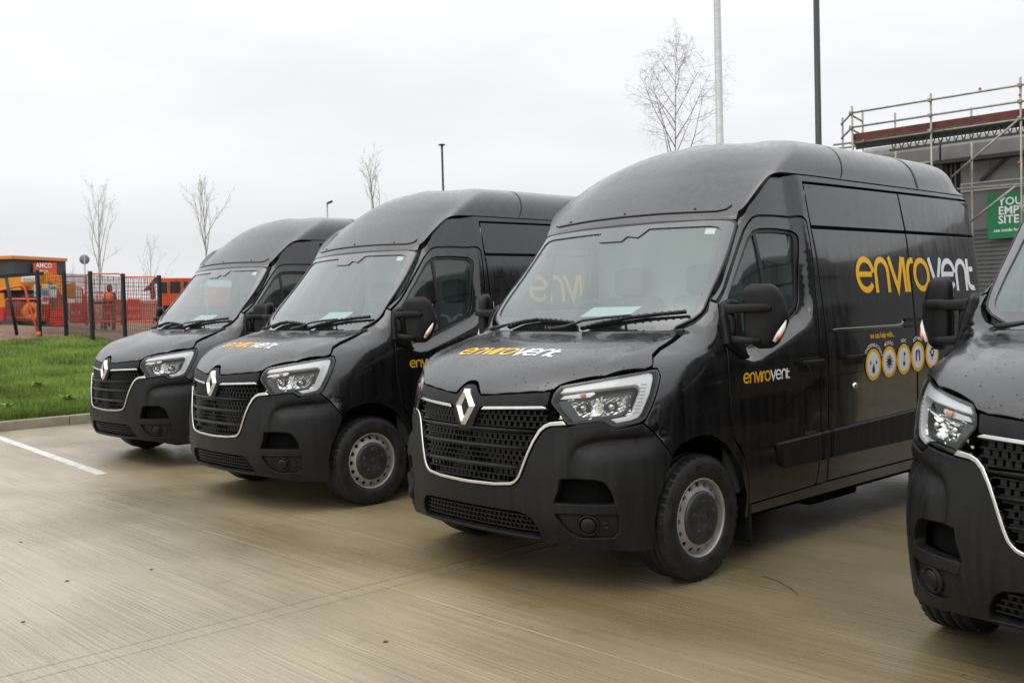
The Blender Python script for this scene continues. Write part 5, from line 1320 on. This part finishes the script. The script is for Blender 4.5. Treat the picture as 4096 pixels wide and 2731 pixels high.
# orange bent-tube frame leaning against the fence
m_ = MB(); m_.tube([at(-60, 1175, 30.0), at(0, 1161, 30.0), at(70, 1145, 30.0), at(88, 1144, 30.0), at(100, 1156, 30.0), at(112, 1200, 30.0), at(134, 1278, 30.0), at(155, 1340, 30.0)], .028, 8); m_.tube([at(155, 1326, 30.0), at(155, 1348, 30.0)], .05, 8); tag(m_.build('tube_frame', ORP), 'orange bent tube frame standing in front of the digger wheel', 'barrier')
# orange barrier panels: tube frame, feet, netting
def barrier(pxs, D0, D1, yt, yb, lab):
    r = tag(empty('barrier_panel'), lab, 'barrier', 'orange net barrier panels'); x0, x1 = pxs
    P = [at(x0, yb, D0), at(x0, yt+8, D0), at(x0+9, yt, D0), at(x1-9, yt, D1), at(x1, yt+8, D1), at(x1, yb, D1)]
    m_ = MB(); m_.tube(P, .024, 8); m_.tube([at(x0, yb-14, D0), at(x1, yb-14, D1)], .02, 6); m_.build('frame', ORP, r)
    m_ = MB(); a0, a1, b0, b1 = P[1], P[0], P[4], P[5]; n = int((b0-a0).length/.075)
    for i in range(1, n): m_.bar(a0.lerp(b0, i/n), a1.lerp(b1, i/n), .022, .016)
    for k in range(1, 12): m_.bar(a0.lerp(a1, k/12), b0.lerp(b1, k/12), .022, .016)
    o = m_.build('netting', NET, r); o['kind'] = 'stuff'
    return r
barrier((192, 342), 33.5, 33, 1106, 1290, 'orange net barrier panel in front of the digger boom, second from the left')
barrier((344, 486), 32.6, 32.2, 1095, 1300, 'orange net barrier panel around the staked tree, third from the left')
barrier((490, 632), 32, 31.7, 1108, 1300, 'orange net barrier panel behind the rightmost fence post, fourth from the left')
barrier((20, 188), 34.2, 33.8, 1196, 1285, 'lower orange net barrier panel under the digger, leftmost of the four')
barrier((196, 330), 37, 36.6, 1150, 1290, 'orange net barrier panel in the second line, behind the digger bucket')
barrier((334, 420), 36.4, 36.2, 1172, 1292, 'narrow orange net barrier panel in the second line, left of the worker')
barrier((566, 650), 38, 37.6, 1205, 1290, 'low orange net barrier panel below the excavator cab')
# red plastic barriers
for k, (x0, x1, yt, yb, D, lb) in enumerate(((512, 560, 1196, 1282, 35, 'red plastic barrier standing to the right of the worker'), (420, 508, 1198, 1290, 36, 'red plastic barrier in front of the worker'), (280, 340, 1216, 1292, 35, 'red plastic barrier behind the orange netting, leftmost'), (205, 270, 1240, 1300, 33.2, 'low red barrier on the earth under the digger boom'))):
    r = tag(empty('plastic_barrier'), lb, 'barrier', 'red plastic barriers'); ps = lambda x, y: at(x, y, D)
    quadbox('board', [ps(x0, yt+26), ps(x1, yt+26), ps(x1, yt), ps(x0, yt)], .06, REDP, r)
    quadbox('board', [ps(x0, yt+64), ps(x1, yt+64), ps(x1, yt+42), ps(x0, yt+42)], .06, REDP, r)
    for i in range(5): xx = x0+(x1-x0)*(i+.0)/4; quadbox('upright', [ps(xx-2, yb), ps(xx+2, yb), ps(xx+2, yt+26), ps(xx-2, yt+26)], .05, REDP, r)
    quadbox('foot_rail', [ps(x0, yb), ps(x1, yb), ps(x1, yb-10), ps(x0, yb-10)], .08, REDP, r)
# information boards tied to the fence
def board(x0, x1, y0, y1, D, lab, bars):
    r = quadbox('site_sign', [at(x0, y1, D), at(x1, y1, D), at(x1, y0, D), at(x0, y0, D)], .02, mat('board_white', (.55, .53, .52), .6) if 'board_white' not in bpy.data.materials else bpy.data.materials['board_white']); tag(r, lab, 'sign', 'site notice boards')
    for (u0, v0, u1, v1, col) in bars:
        X = lambda u: x0+(x1-x0)*u; Y = lambda v: y0+(y1-y0)*v
        nm = 'print_'+col; cols = {'yellow': (.6, .45, .05), 'blue': (.05, .14, .40), 'red': (.45, .04, .05), 'green': (.05, .25, .1)}
        quadbox('sign_print', [at(X(u0), Y(v1), D-.03), at(X(u1), Y(v1), D-.03), at(X(u1), Y(v0), D-.03), at(X(u0), Y(v0), D-.03)], .01, mat(nm, cols[col], .6) if nm not in bpy.data.materials else bpy.data.materials[nm], r)
board(166, 196, 1136, 1216, 33.1, 'narrow white notice board with yellow, blue and red panels on the fence', [(.1, .05, .9, .25, 'yellow'), (.1, .32, .9, .55, 'blue'), (.1, .65, .9, .85, 'red')])
board(198, 228, 1140, 1190, 33.3, 'plain pale notice board to the right of the coloured notices', [(.15, .1, .85, .3, 'green')])
board(136, 158, 1138, 1186, 33.1, 'small pale notice board left of the coloured notices', [(.15, .55, .85, .85, 'blue')])
# tree stakes
for px, D, lb in ((395, 33.4, 'wooden stake frame supporting the tall bare tree'),):
    r = tag(empty('tree_stakes'), lb, 'stakes')
    for dx in (-22, 24, 58): m_ = MB(); m_.box((at(px+dx, 1256, D)), (.08, .08, .95)); m_.build('stake', WOOD, r)
    m_ = MB(); m_.bar(at(px-26, 1212, D-.05), at(px+64, 1210, D-.05), .06, .07); m_.build('tie_beam', mat('dark_wood', (.035, .03, .026), .9), r)
# orange excavator on the right
ex = tag(empty('tracked_excavator'), 'orange excavator with dark cab windows partly behind the leftmost van', 'excavator'); D = 42
cb = quadbox('cab', [at(634, 1222, D), at(800, 1222, D), at(800, 1112, D), at(640, 1112, D)], 2.2, ORM, ex)
for x0, x1, yt, yb in ((642, 668, 1128, 1172), (680, 722, 1126, 1172), (734, 786, 1126, 1172)): quadbox('cab_window', [at(x0, yb, D-.03), at(x1, yb, D-.03), at(x1, yt, D-.03), at(x0, yt, D-.03)], .05, WINDK, cb)
quadbox('counterweight', [at(800, 1222, D+.2), at(980, 1222, D+.2), at(975, 1150, D+.2), at(800, 1145, D+.2)], 2.0, ORM, ex); quadbox('undercarriage', [at(650, 1285, D+.1), at(960, 1285, D+.1), at(960, 1224, D+.1), at(650, 1224, D+.1)], 2.2, TYREB, ex)
poly_prism([(596, 1140), (616, 1112), (640, 1108), (640, 1130), (618, 1136), (622, 1195), (604, 1198), (600, 1160), (574, 1166), (572, 1160)], D, .35, GREYC, 'arm', ex)
# long pale sheds and hedge on the horizon
SHED = add_noise(mat('shed_sheet', (.42, .42, .40), .7), (1, 1, 1), .2, 3, .9, 1.05); SHEDW = mat('shed_wall', (.25, .25, .235), .8)
for (x0, x1, y0, y1, D, lb) in ((440, 760, 1172, 1215, 110, 'long pale low warehouse on the horizon behind the red barriers'), (1000, 1500, 1170, 1230, 150, 'long pale warehouse on the horizon behind the vans')):
    r = tag(empty('warehouse'), lb, 'building', 'warehouses on the horizon'); quadbox('wall', [atz(x0, D, 0), atz(x1, D*1.02, 0), atz(x1, D*1.02, at(x1, y1-16, D).z), atz(x0, D, at(x0, y1-16, D).z)], 20, SHEDW, r); quadbox('roof', [atz(x0-3, D-.3, at(x0, y1-16, D).z), atz(x1+3, D*1.02-.3, at(x1, y1-16, D).z), atz(x1+3, D*1.02+8, at(x1, y0, D).z), atz(x0-3, D+8, at(x0, y0, D).z)], .4, SHED, r)
HEDGE = add_noise(mat('far_hedge', (.045, .045, .03), .95), (1, 1, 1), .5, 5, .6, 1.4)
hv = []; hf = []
for i in range(5200):
    px = -700+5200*rg.random(); D = 300+80*rg.random(); x, y = dirp(px, D); z = 7.5*rg.random()**1.5*(.65+.35*math.sin(px*.011)+.2*math.sin(px*.037)); s_ = .8+1.2*rg.random(); k = len(hv)
    for _ in range(3): hv.append((x+s_*rg.normal(), y+s_*rg.normal(), max(0, z+s_*rg.normal()*.7)))
    hf.append((k, k+1, k+2))
tag(mobj('distant_woods', hv, hf, HEDGE), kind='stuff')
# round sign seen from the back
r = tag(empty('road_sign', atz(338, 60, 0)), 'round road sign seen from behind, on a grey post beside the tall bare tree', 'sign'); c = at(338, 1038, 60)
m_ = MB(); M_ = Matrix.Translation(c-atz(338, 60, 0)) @ Vector((CAM.x-c.x, CAM.y-c.y, 0)).to_track_quat('X', 'Z').to_matrix().to_4x4(); m_.lathe([(.0001, .02), (.255, .02), (.26, 0), (.255, -.02), (.0001, -.02)], 32, M_); m_.build('disc', mat('sign_back', (.17, .18, .18), .6), r)
m_ = MB(); q = c-atz(338, 60, 0); m_.tube([Vector((q.x*1, q.y, .3)), Vector((q.x, q.y, q.z+.25))], .04, 8); m_.build('post', GREYM, r)
# lamp posts and columns
BLKP = mat('black_column_paint', (.010, .010, .011), .45); GALV = add_noise(mat('galvanised_column', (.40, .41, .40), .45, .3), (1, 1, 6), 4, 5, .8, 1.1)
def column(px, D, ztop, r0, r1, m, lab, lamp=None, name='lamp_post'):
    x, y = dirp(px, D, 300 if D < 30 else 700); r = tag(empty(name, (x, y, 0)), lab, 'post')
    m_ = MB(); m_.tube([(0, 0, 0), (0, 0, 1.2), (0, 0, 1.25), (0, 0, ztop)], [r0*1.5, r0*1.5, r0, r1], 12); m_.build('column', m, r)
    if lamp: lamp(r, ztop)
    return r
column(2874, 22, 11, .085, .068, GALV, 'pale galvanised column rising behind the middle van\'s roof', None)
column(3270, 20, 10, .062, .054, BLKP, 'black column rising behind the roof of the middle van', None)
def head1(r, z): m_ = MB(); m_.box((0, 0, z+.02), (.2, .2, .06), bev=.02); m_.build('lamp_head', BLKP, r)
column(1771, 40, at(1771, 582, 40).z, .05, .042, BLKP, 'thin dark lamp post behind the second van\'s roof', head1)
def head2(r, z): m_ = MB(); u = Vector((_right.x, _right.y, 0)).normalized(); m_.bar(Vector((0, 0, z)), u*.32+Vector((0, 0, z+.14)), .2, .1); m_.build('lamp_head', BLKP, r)
column(1304, 60, at(1304, 815, 60).z, .055, .045, GREYM, 'small street lamp with tilted head above the leftmost van\'s roof', head2)
# ------------------------------------------------------------------ bare trees
BARKP = add_noise(mat('hazed_pale_bark', (.34, .34, .27), .9), (1, 1, 3), 5, 5, .7, 1.2); BARKD = add_noise(mat('hazed_brown_bark', (.25, .225, .205), .9), (1, 1, 3), 5, 5, .7, 1.2)  # both bark colours lightened so distance haze is painted into trunks and twigs
def tree(px, D, ztop, zfork, spread, lab, bark, seed, nb=9, up=.9, twig=1.0, r0=.06, lean=0, nsub=7):
    x, y = dirp(px, D, 450 if D < 30 else 950); z0 = hgt(x, y) if x < -10.6 else 0; R = random.Random(seed); r = tag(empty('bare_tree', (x, y, z0)), lab, 'tree', 'leafless young trees')
    H = ztop-z0; m_ = MB(); n = 12; tp = []
    for i in range(n+1):
        f = i/n; tp.append(Vector((lean*f+.05*math.sin(f*5+seed)*f, .05*math.cos(f*4+seed)*f, H*f)))
    m_.tube(tp, [r0*(1-.93*(i/n)**.8) for i in range(n+1)], 8); m_.build('trunk', bark, r)
    b_ = MB(); zf = zfork-z0
    def pt(f): k = min(int(f*n), n-1); return tp[k].lerp(tp[k+1], f*n-k)
    def grow(p, d, Ln, rad, lev):
        k = 6 if lev < 2 else 4; pts = [p]; q = p.copy(); dd = d.copy()
        for i in range(k):
            dd = (dd+Vector((R.gauss(0, .10), R.gauss(0, .10), (.10 if lev < 2 else .03)*up))).normalized(); q = q+dd*Ln/k; pts.append(q.copy())
        b_.tube(pts, [max(.0013, rad*(1-.85*i/k)) for i in range(k+1)], 5 if lev < 2 else 3, cap=False)
        if lev < 3:
            for j in range(nsub if lev == 0 else (5 if lev == 1 else 3)):
                t_ = .25+.75*(j+R.random())/(nsub if lev == 0 else 5); t_ = min(.99, t_); kk = min(int(t_*k), k-1); s_ = pts[kk].lerp(pts[kk+1], t_*k-kk)
                a = R.random()*6.28; o = dd.orthogonal(); o.rotate(Matrix.Rotation(a, 3, dd)); nd = (dd*(.8 if up > .6 else .45)+o*(.45 if up > .6 else .75)).normalized()
                grow(s_, nd, Ln*(.42 if lev == 0 else .5)*(.6+.6*R.random())*twig, max(.002, rad*.38), lev+1)
    for i in range(nb):
        f = (zf+(H*.93-zf)*(i/nb)**1.0)/H; a = i*2.4+R.random(); el = (.25+spread*(1-.5*(i/nb)))
        d = Vector((math.cos(a)*el, math.sin(a)*el, 1.0 if up > .6 else .75)).normalized(); Ln = (H-zf)*(.75 if up > .6 else .62)*(1-.72*i/nb)
        grow(pt(f), d, max(.4, Ln), r0*.42*(1-.6*i/nb), 0)
    b_.build('branches', bark, r); return r
tree(392, 34, 5.45, 2.3, .10, 'tall bare tree with pale trunk and upright twigs behind the fence', BARKP, 3, nb=9, r0=.042, nsub=4, twig=.8)
tree(818, 34, 5.7, 3.3, .16, 'bare tree with fanned upright branches above the leftmost van\'s bonnet', BARKP, 5, nb=12, r0=.045, nsub=4, twig=.8)
tree(600, 46, 4.6, 1.6, .10, 'faint small bare tree behind the rightmost fence post', BARKP, 8, nb=8, r0=.03, nsub=3, twig=.8)
tree(1497, 32, 6.25, 3.6, .13, 'bare tree with upright twigs showing above the second van\'s windscreen', BARKP, 12, nb=9, r0=.045, nsub=4, twig=.8)
tree(2702, 25, 8.0, 4.4, .42, 'large bare tree with spreading fine twigs behind the middle van', BARKD, 21, nb=16, up=.5, twig=.95, r0=.042, nsub=7)
tree(290, 70, 4.6, 2.2, .3, 'small dark bare tree beside the site cabin', BARKD, 31, nb=4, r0=.045, nsub=3, twig=.8)
# ------------------------------------------------------------------ site worker (seen from behind the barriers)
def worker(px, D, htop):
    c = at(px, 1200, D); z = hgt(c.x, c.y); H = htop-z; k = H/1.78
    r = tag(empty('person', (c.x, c.y, z), math.atan2(CAM.y-c.y, CAM.x-c.x)+math.radians(150)), 'person in an orange hi-vis vest and dark hood standing behind the red barriers', 'person')
    def skin(name, pts, edges, rad, m, root=0):
        me = bpy.data.meshes.new(name); me.from_pydata([Vector(p)*k for p in pts], edges, []); o = bpy.data.objects.new(name, me); link(o, r); me.materials.append(m)
        md = o.modifiers.new('skin', 'SKIN'); md.use_smooth_shade = True
        for i, s_ in enumerate(rad): me.skin_vertices[0].data[i].radius = (s_*k, s_*k)
        me.skin_vertices[0].data[root].use_root = True; o.modifiers.new('sub', 'SUBSURF').levels = 1; o.modifiers['sub'].render_levels = 1; return o
    P = [(0, 0, .95), (0, 0, 1.20), (0, .01, 1.40), (0, .01, 1.50), (.02, 0, 1.60), (.03, 0, 1.72), (0, .20, 1.42), (.02, .27, 1.15), (.22, .24, 1.02), (.29, .23, 1.0), (0, -.20, 1.42), (.02, -.27, 1.15), (.24, -.24, 1.05), (.31, -.23, 1.04),
         (0, .10, .90), (.03, .11, .50), (0, .11, .09), (.10, .12, .05), (0, -.10, .90), (.02, -.11, .50), (-.03, -.11, .09), (.08, -.12, .05)]
    E = [(0, 1), (1, 2), (2, 3), (3, 4), (4, 5), (2, 6), (6, 7), (7, 8), (8, 9), (2, 10), (10, 11), (11, 12), (12, 13), (0, 14), (14, 15), (15, 16), (16, 17), (0, 18), (18, 19), (19, 20), (20, 21)]
    Rd = [.15, .14, .16, .065, .085, .08, .075, .055, .042, .04, .075, .055, .042, .04, .095, .07, .055, .05, .095, .07, .055, .05]
    skin('body', P, E, Rd, mat('work_clothes', (.05, .045, .05), .9))
    m_ = MB(); m_.lathe([(.17*k, .0), (.205*k, .15*k), (.215*k, .33*k), (.20*k, .47*k), (.11*k, .55*k)], 20, Matrix.Translation((0, .0, .92*k)) @ Matrix.Rotation(math.radians(-90), 4, 'Y')); m_.build('hi_vis_vest', mat('hi_vis_orange', (.85, .13, .02), .6), r)
    m_ = MB(); m_.lathe([(.0001, .17*k), (.07*k, .155*k), (.112*k, .09*k), (.122*k, 0), (.11*k, -.09*k), (.09*k, -.13*k)], 18, Matrix.Translation((.0, 0, 1.655*k)) @ Matrix.Rotation(math.radians(-90), 4, 'Y')); m_.build('hood', mat('dark_hood', (.055, .035, .035), .95), r)
worker(440, 46, at(436, 1142, 46).z)
# ------------------------------------------------------------------ building under scaffold, right
F0 = at(3410, 1200, 26); F1 = at(4096, 1200, 24.4); FE = Vector((F1.x-F0.x, F1.y-F0.y, 0)).normalized(); FNn = Vector((-FE.y, FE.x, 0))
if FNn.dot(Vector((F0.x-CAM.x, F0.y-CAM.y, 0))) < 0: FNn = -FNn
def fac(px, py, d=0):
    """point of the vertical plane d metres behind the scaffold face that lies on that sight line"""
    q = rayd(px, py); o = F0+FNn*d; k = (o-CAM).dot(FNn)/q.dot(FNn); return CAM+q*k
def fpos(px, d, z): p = fac(px, 700, d); return Vector((p.x, p.y, z))
def fbox(name, px0, px1, z0, z1, d0, d1, m, parent, up=None):
    a, c = fpos(px0, d0, 0), fpos(px1, d0, 0); e_ = (c-a)
    vs = [a+Vector((0, 0, z0)), c+Vector((0, 0, z0)), c+Vector((0, 0, z1)), a+Vector((0, 0, z1))]; vs += [v+FNn*(d1-d0) for v in vs]
    return mobj(name, vs, [(0, 1, 2, 3), (7, 6, 5, 4), (0, 4, 5, 1), (1, 5, 6, 2), (2, 6, 7, 3), (3, 7, 4, 0)], m, parent)
CLAD = add_noise(mat('grey_cladding', (.165, .165, .168), .5), (1, 1, .25), 2, 5, .82, 1.12); CLAD2 = add_noise(mat('fascia_sheet', (.20, .195, .19), .45), (1, 1, .3), 2.2, 5, .8, 1.12); CLADD = mat('dark_recess', (.035, .036, .038), .7)
LOUV = mat('louvre_grey', (.115, .116, .118), .6)
TRIMW = mat('pale_trim', (.42, .42, .42), .5); TUBE = add_noise(mat('scaffold_tube', (.30, .29, .25), .45, .5), (1, 1, 1), 6, 4, .75, 1.15); COUP = mat('coupler_orange', (.42, .12, .075), .6); PLANK = add_noise(mat('red_toe_board', (.105, .026, .017), .75), (1, 1, 1), 3, 5, .7, 1.25); NETG = mat('dark_ladder_beam', (.03, .035, .028), .6)
bld = tag(empty('industrial_building'), 'grey clad industrial building under scaffolding at the right edge', 'building')
zt_ = fac(3460, 590, 1.6).z; zb_ = fac(3770, 640, 1.6).z
# two fascia lengths with a rolled top edge
for a, c in ((3452, 3757), (3766, 4700)):
    n = 7; vs = []; fs = []
    A0, C0 = fpos(a, 1.6, 0), fpos(c, 1.6, 0)
    prof = [(.0, zb_), (.0, zt_-.25), (.04, zt_-.12), (.13, zt_-.03), (.30, zt_), (.9, zt_)]
    for dd, z in prof: vs += [A0+FNn*dd+Vector((0, 0, z)), C0+FNn*dd+Vector((0, 0, z))]
    for i in range(len(prof)-1): fs.append((2*i, 2*i+1, 2*i+3, 2*i+2))
    vs += [A0+FNn*.9+Vector((0, 0, zb_)), C0+FNn*.9+Vector((0, 0, zb_))]; k = len(vs)
    fs += [(0, 2, 4, 6, 8, 10, k-2)[::-1], (1, 3, 5, 7, 9, 11, k-1), (0, 1, k-1, k-2)]
    mobj('fascia', vs, fs, CLAD2, bld)
fbox('parapet_cap', 3440, 4700, zb_-.10, zb_-.02, 1.50, 2.3, CLADD, bld)
zrow = fac(3900, 748, 1.75).z
fbox('wall', 3440, 3768, 0, zb_-.10, 1.72, 2.6, CLAD, bld)
# ribs of the left wall
for k in range(16): px = 3452+k*20; fbox('cladding_rib', px, px+6, 0, zb_-.11, 1.69, 1.72, CLAD, bld)
fbox('recess', 3768, 3842, 0, zb_-.10, 2.0, 2.6, CLADD, bld)
for px in (3782, 3800, 3818): fbox('mullion', px, px+7, zrow, zb_-.10, 1.93, 2.0, CLAD, bld)
for k in range(6):
    px = 3843+k*118; fbox('wall_panel', px, px+116.6, zrow+.12, zb_-.11, 1.75, 2.6, CLAD, bld); fbox('wall_panel', px, px+116.6, .0, zrow-.12, 1.75, 2.6, CLAD, bld)
fbox('band', 3842, 4700, zrow-.115, zrow+.115, 1.78, 2.6, TRIMW, bld); 
for k, dz in enumerate((-.10, -.02, .07)): fbox('band_rail', 3842, 4700, zrow+dz, zrow+dz+.035, 1.70, 1.78, TRIMW if k != 1 else CLAD, bld)
zl = fac(3900, 905, 1.72).z
for k in range(22): z = zl-.10-k*.10; fbox('louvre', 3845, 4540, z, z+.04, 1.70, 1.75, LOUV, bld)
br = MB(); br.bar(fac(3922, 722, 1.70), fac(4056, 606, 1.70), .05, .07); br.build('diagonal_strut', CLADD, bld)
fbox('rear_block', 3470, 4690, 0, zt_-.1, 2.62, 12, CLADD, bld)
# the building runs on to the right, outside the photo
e0 = fpos(4700, 1.6, 0); vs = [e0, e0+FE*30, e0+FE*30+FNn*11, e0+FNn*11]; vs = vs+[v+Vector((0, 0, zt_-.02)) for v in vs]
mobj('rear_block', vs, [(0, 1, 5, 4), (1, 2, 6, 5), (2, 3, 7, 6), (3, 0, 4, 7), (4, 5, 6, 7)], CLAD, bld)
# green banner
GRN = add_noise(mat('green_banner', (.005, .185, .065), .55), (1, 1, 1), 2, 3, .9, 1.08)
zt2, zb2 = fac(3950, 778, 1.55).z, fac(3952, 957, 1.55).z
sg = fbox('site_banner', 3948, 4330, zb2, zt2, 1.52, 1.56, GRN, None); tag(sg, 'green banner with white capital letters on the grey building', 'banner')
ux = FE; 
for s_, py, hh in (('YOUR', 823, .185), ('EMPTY', 859, .185), ('SITE', 895, .185), ('see inside for details', 929, .075)):
    o_ = fac(3993 if hh > .1 else 3976, py, 1.52); facetext(s_, hh*1.38, o_, ux, Vector((0, 0, 1)), -FNn, WHT, sg, 'banner_lettering', off=.004)
# scaffold
SC = tag(empty('scaffold'), 'tube scaffold with red toe boards and guard rails along the building', 'scaffold')
def sct(name, a, c, r=.026, m=TUBE): b_ = MB(); b_.tube([a, c], r, 8); return b_.build(name, m, SC)
def stand(px, ptop, d=0, zb=0): a = fac(px, ptop, d); return sct('standard', Vector((a.x, a.y, zb)), a)
zr1 = fac(3410, 452).z; zr2 = fac(3410, 510).z; zd = fac(3420, 568).z
for px, pt in ((3408, 425), (3723, 375), (4082, 310), (4560, 250)): stand(px, pt)
for px, pt in ((3450, 440), (3580, 452), (3885, 430)): stand(px, pt, 1.2)
for px, pt in ((3370, 472),): stand(px, pt, .5)
for z in (zr1, zr2): sct('guard_rail', fpos(3404, 0, z), fpos(4700, 0, z), .024)
for z in (zr1-.02, zr2-.02): sct('guard_rail', fpos(3368, .5, z-.12), fpos(3408, 0, z), .024); sct('guard_rail', fpos(3404, .02, z), fpos(3452, 1.2, z), .024)
sct('guard_rail', fpos(3445, 1.2, zr2-.02), fpos(3595, 1.2, zr2-.02), .024)
sct('transom', fac(3334, 580, .4), fac(3450, 566, .4)); sct('transom', fac(3352, 594, .8), fac(3460, 582, .8)); sct('ledger', fpos(3404, .03, zd-.02), fpos(4700, .03, zd-.02), .026)
sct('ledger', fac(3650, 660, .0), fac(3725, 648, 0)); sct('ledger', fac(3830, 757, .1), fac(4700, 690, .1))
for z, dd in ((zd+.03, .0),):
    for k in range(4):
        a, c = 3415+k*330, 3415+(k+1)*330-1.5; fbox('toe_board', a, c, z+.01, z+.17, .04, .08, PLANK, SC)
for k in range(4):
    for j in range(3): a, c = 3418+k*330, 3418+(k+1)*330-2; fbox('deck_plank', a, c, zd-.0, zd+.04, .09+j*.24, .09+j*.24+.225, WOOD, SC)
lb = MB(); zz = zd-.14
for z in (zd-.06, zd-.30): lb.bar(fpos(3560, .10, z), fpos(4700, .10, z), .04, .05)
for k in range(36): px = 3562+k*31; lb.bar(fpos(px, .10, zd-.06), fpos(px+15, .10, zd-.30), .02, .02); lb.bar(fpos(px+15, .10, zd-.30), fpos(px+31, .10, zd-.06), .02, .02)
lb.addm([fpos(3425, .13, zd-.03), fpos(4700, .13, zd-.03), fpos(4700, .13, zd-.17), fpos(3425, .13, zd-.17)], [(0, 1, 2, 3)]); o = lb.build('ladder_beam', NETG, SC); o['kind'] = 'stuff'
for a, c in (((4072, 480), (3808, 708)), ((4062, 745), (3880, 888)), ((4440, 430), (4100, 720))): sct('brace', fac(*a, -.06), fac(*c, -.06))
for px, z in [(3408, zr1), (3408, zr2), (3723, zr1), (3723, zr2), (4082, zr1), (4082, zr2), (3723, zd), (4082, zd)]:
    b_ = MB(); b_.box(fpos(px, -.01, z), (.09, .09, .09), math.atan2(FE.y, FE.x), bev=.02); b_.build('coupler', TUBE, SC)
for a, q in (((3920, 356), 'g'), ((3770, 521), 'b'), ((3454, 564), 'b'), ((4013, 530), 'd'), ((4010, 785), 'd'), ((4078, 650), 's'), ((4080, 380), 's')):
    b_ = MB(); c = fac(*a, -.05 if q == 'd' else -.02); b_.box(c, (.056, .056, .056), math.atan2(FE.y, FE.x), bev=.02); b_.build('coupler', COUP, SC)
# ------------------------------------------------------------------ loose papers on two dashboards
def loose(van, pts, m, label):
    vs = [Vector(p) for p in pts]; n = len(vs); vs += [v-Vector((0, 0, .004)) for v in vs]
    o = mobj('paper', vs, [tuple(range(n)), tuple(range(n, 2*n))[::-1]]+[(i, n+i, n+(i+1) % n, (i+1) % n) for i in range(n)], m); o.location = van.location; o.rotation_euler = van.rotation_euler; return tag(o, label, 'paper', 'papers on the dashboards')
loose(vans[2], [(-.12, 1.11, 1.44), (.27, 1.11, 1.44), (.32, 1.19, 1.495), (-.07, 1.19, 1.495)], PAPER, 'white paper sheet lying on the dashboard of the middle van')
loose(vans[1], [(-.12, 1.10, 1.43), (.25, 1.10, 1.43), (.28, 1.20, 1.50), (-.08, 1.20, 1.50)], PAPER, 'white paper sheet on the dashboard of the second van from the left')
loose(vans[0], [(-.20, 1.10, 1.43), (.20, 1.10, 1.43), (.26, 1.20, 1.50), (-.14, 1.20, 1.50)], PAPER, 'white paper sheet on the dashboard of the leftmost van')
loose(vans[3], [(-.40, 1.12, 1.405), (-.12, 1.08, 1.405), (-.12, 1.26, 1.50), (-.36, 1.26, 1.45)], BLUEP, 'blue paper on the dashboard of the nearest van')
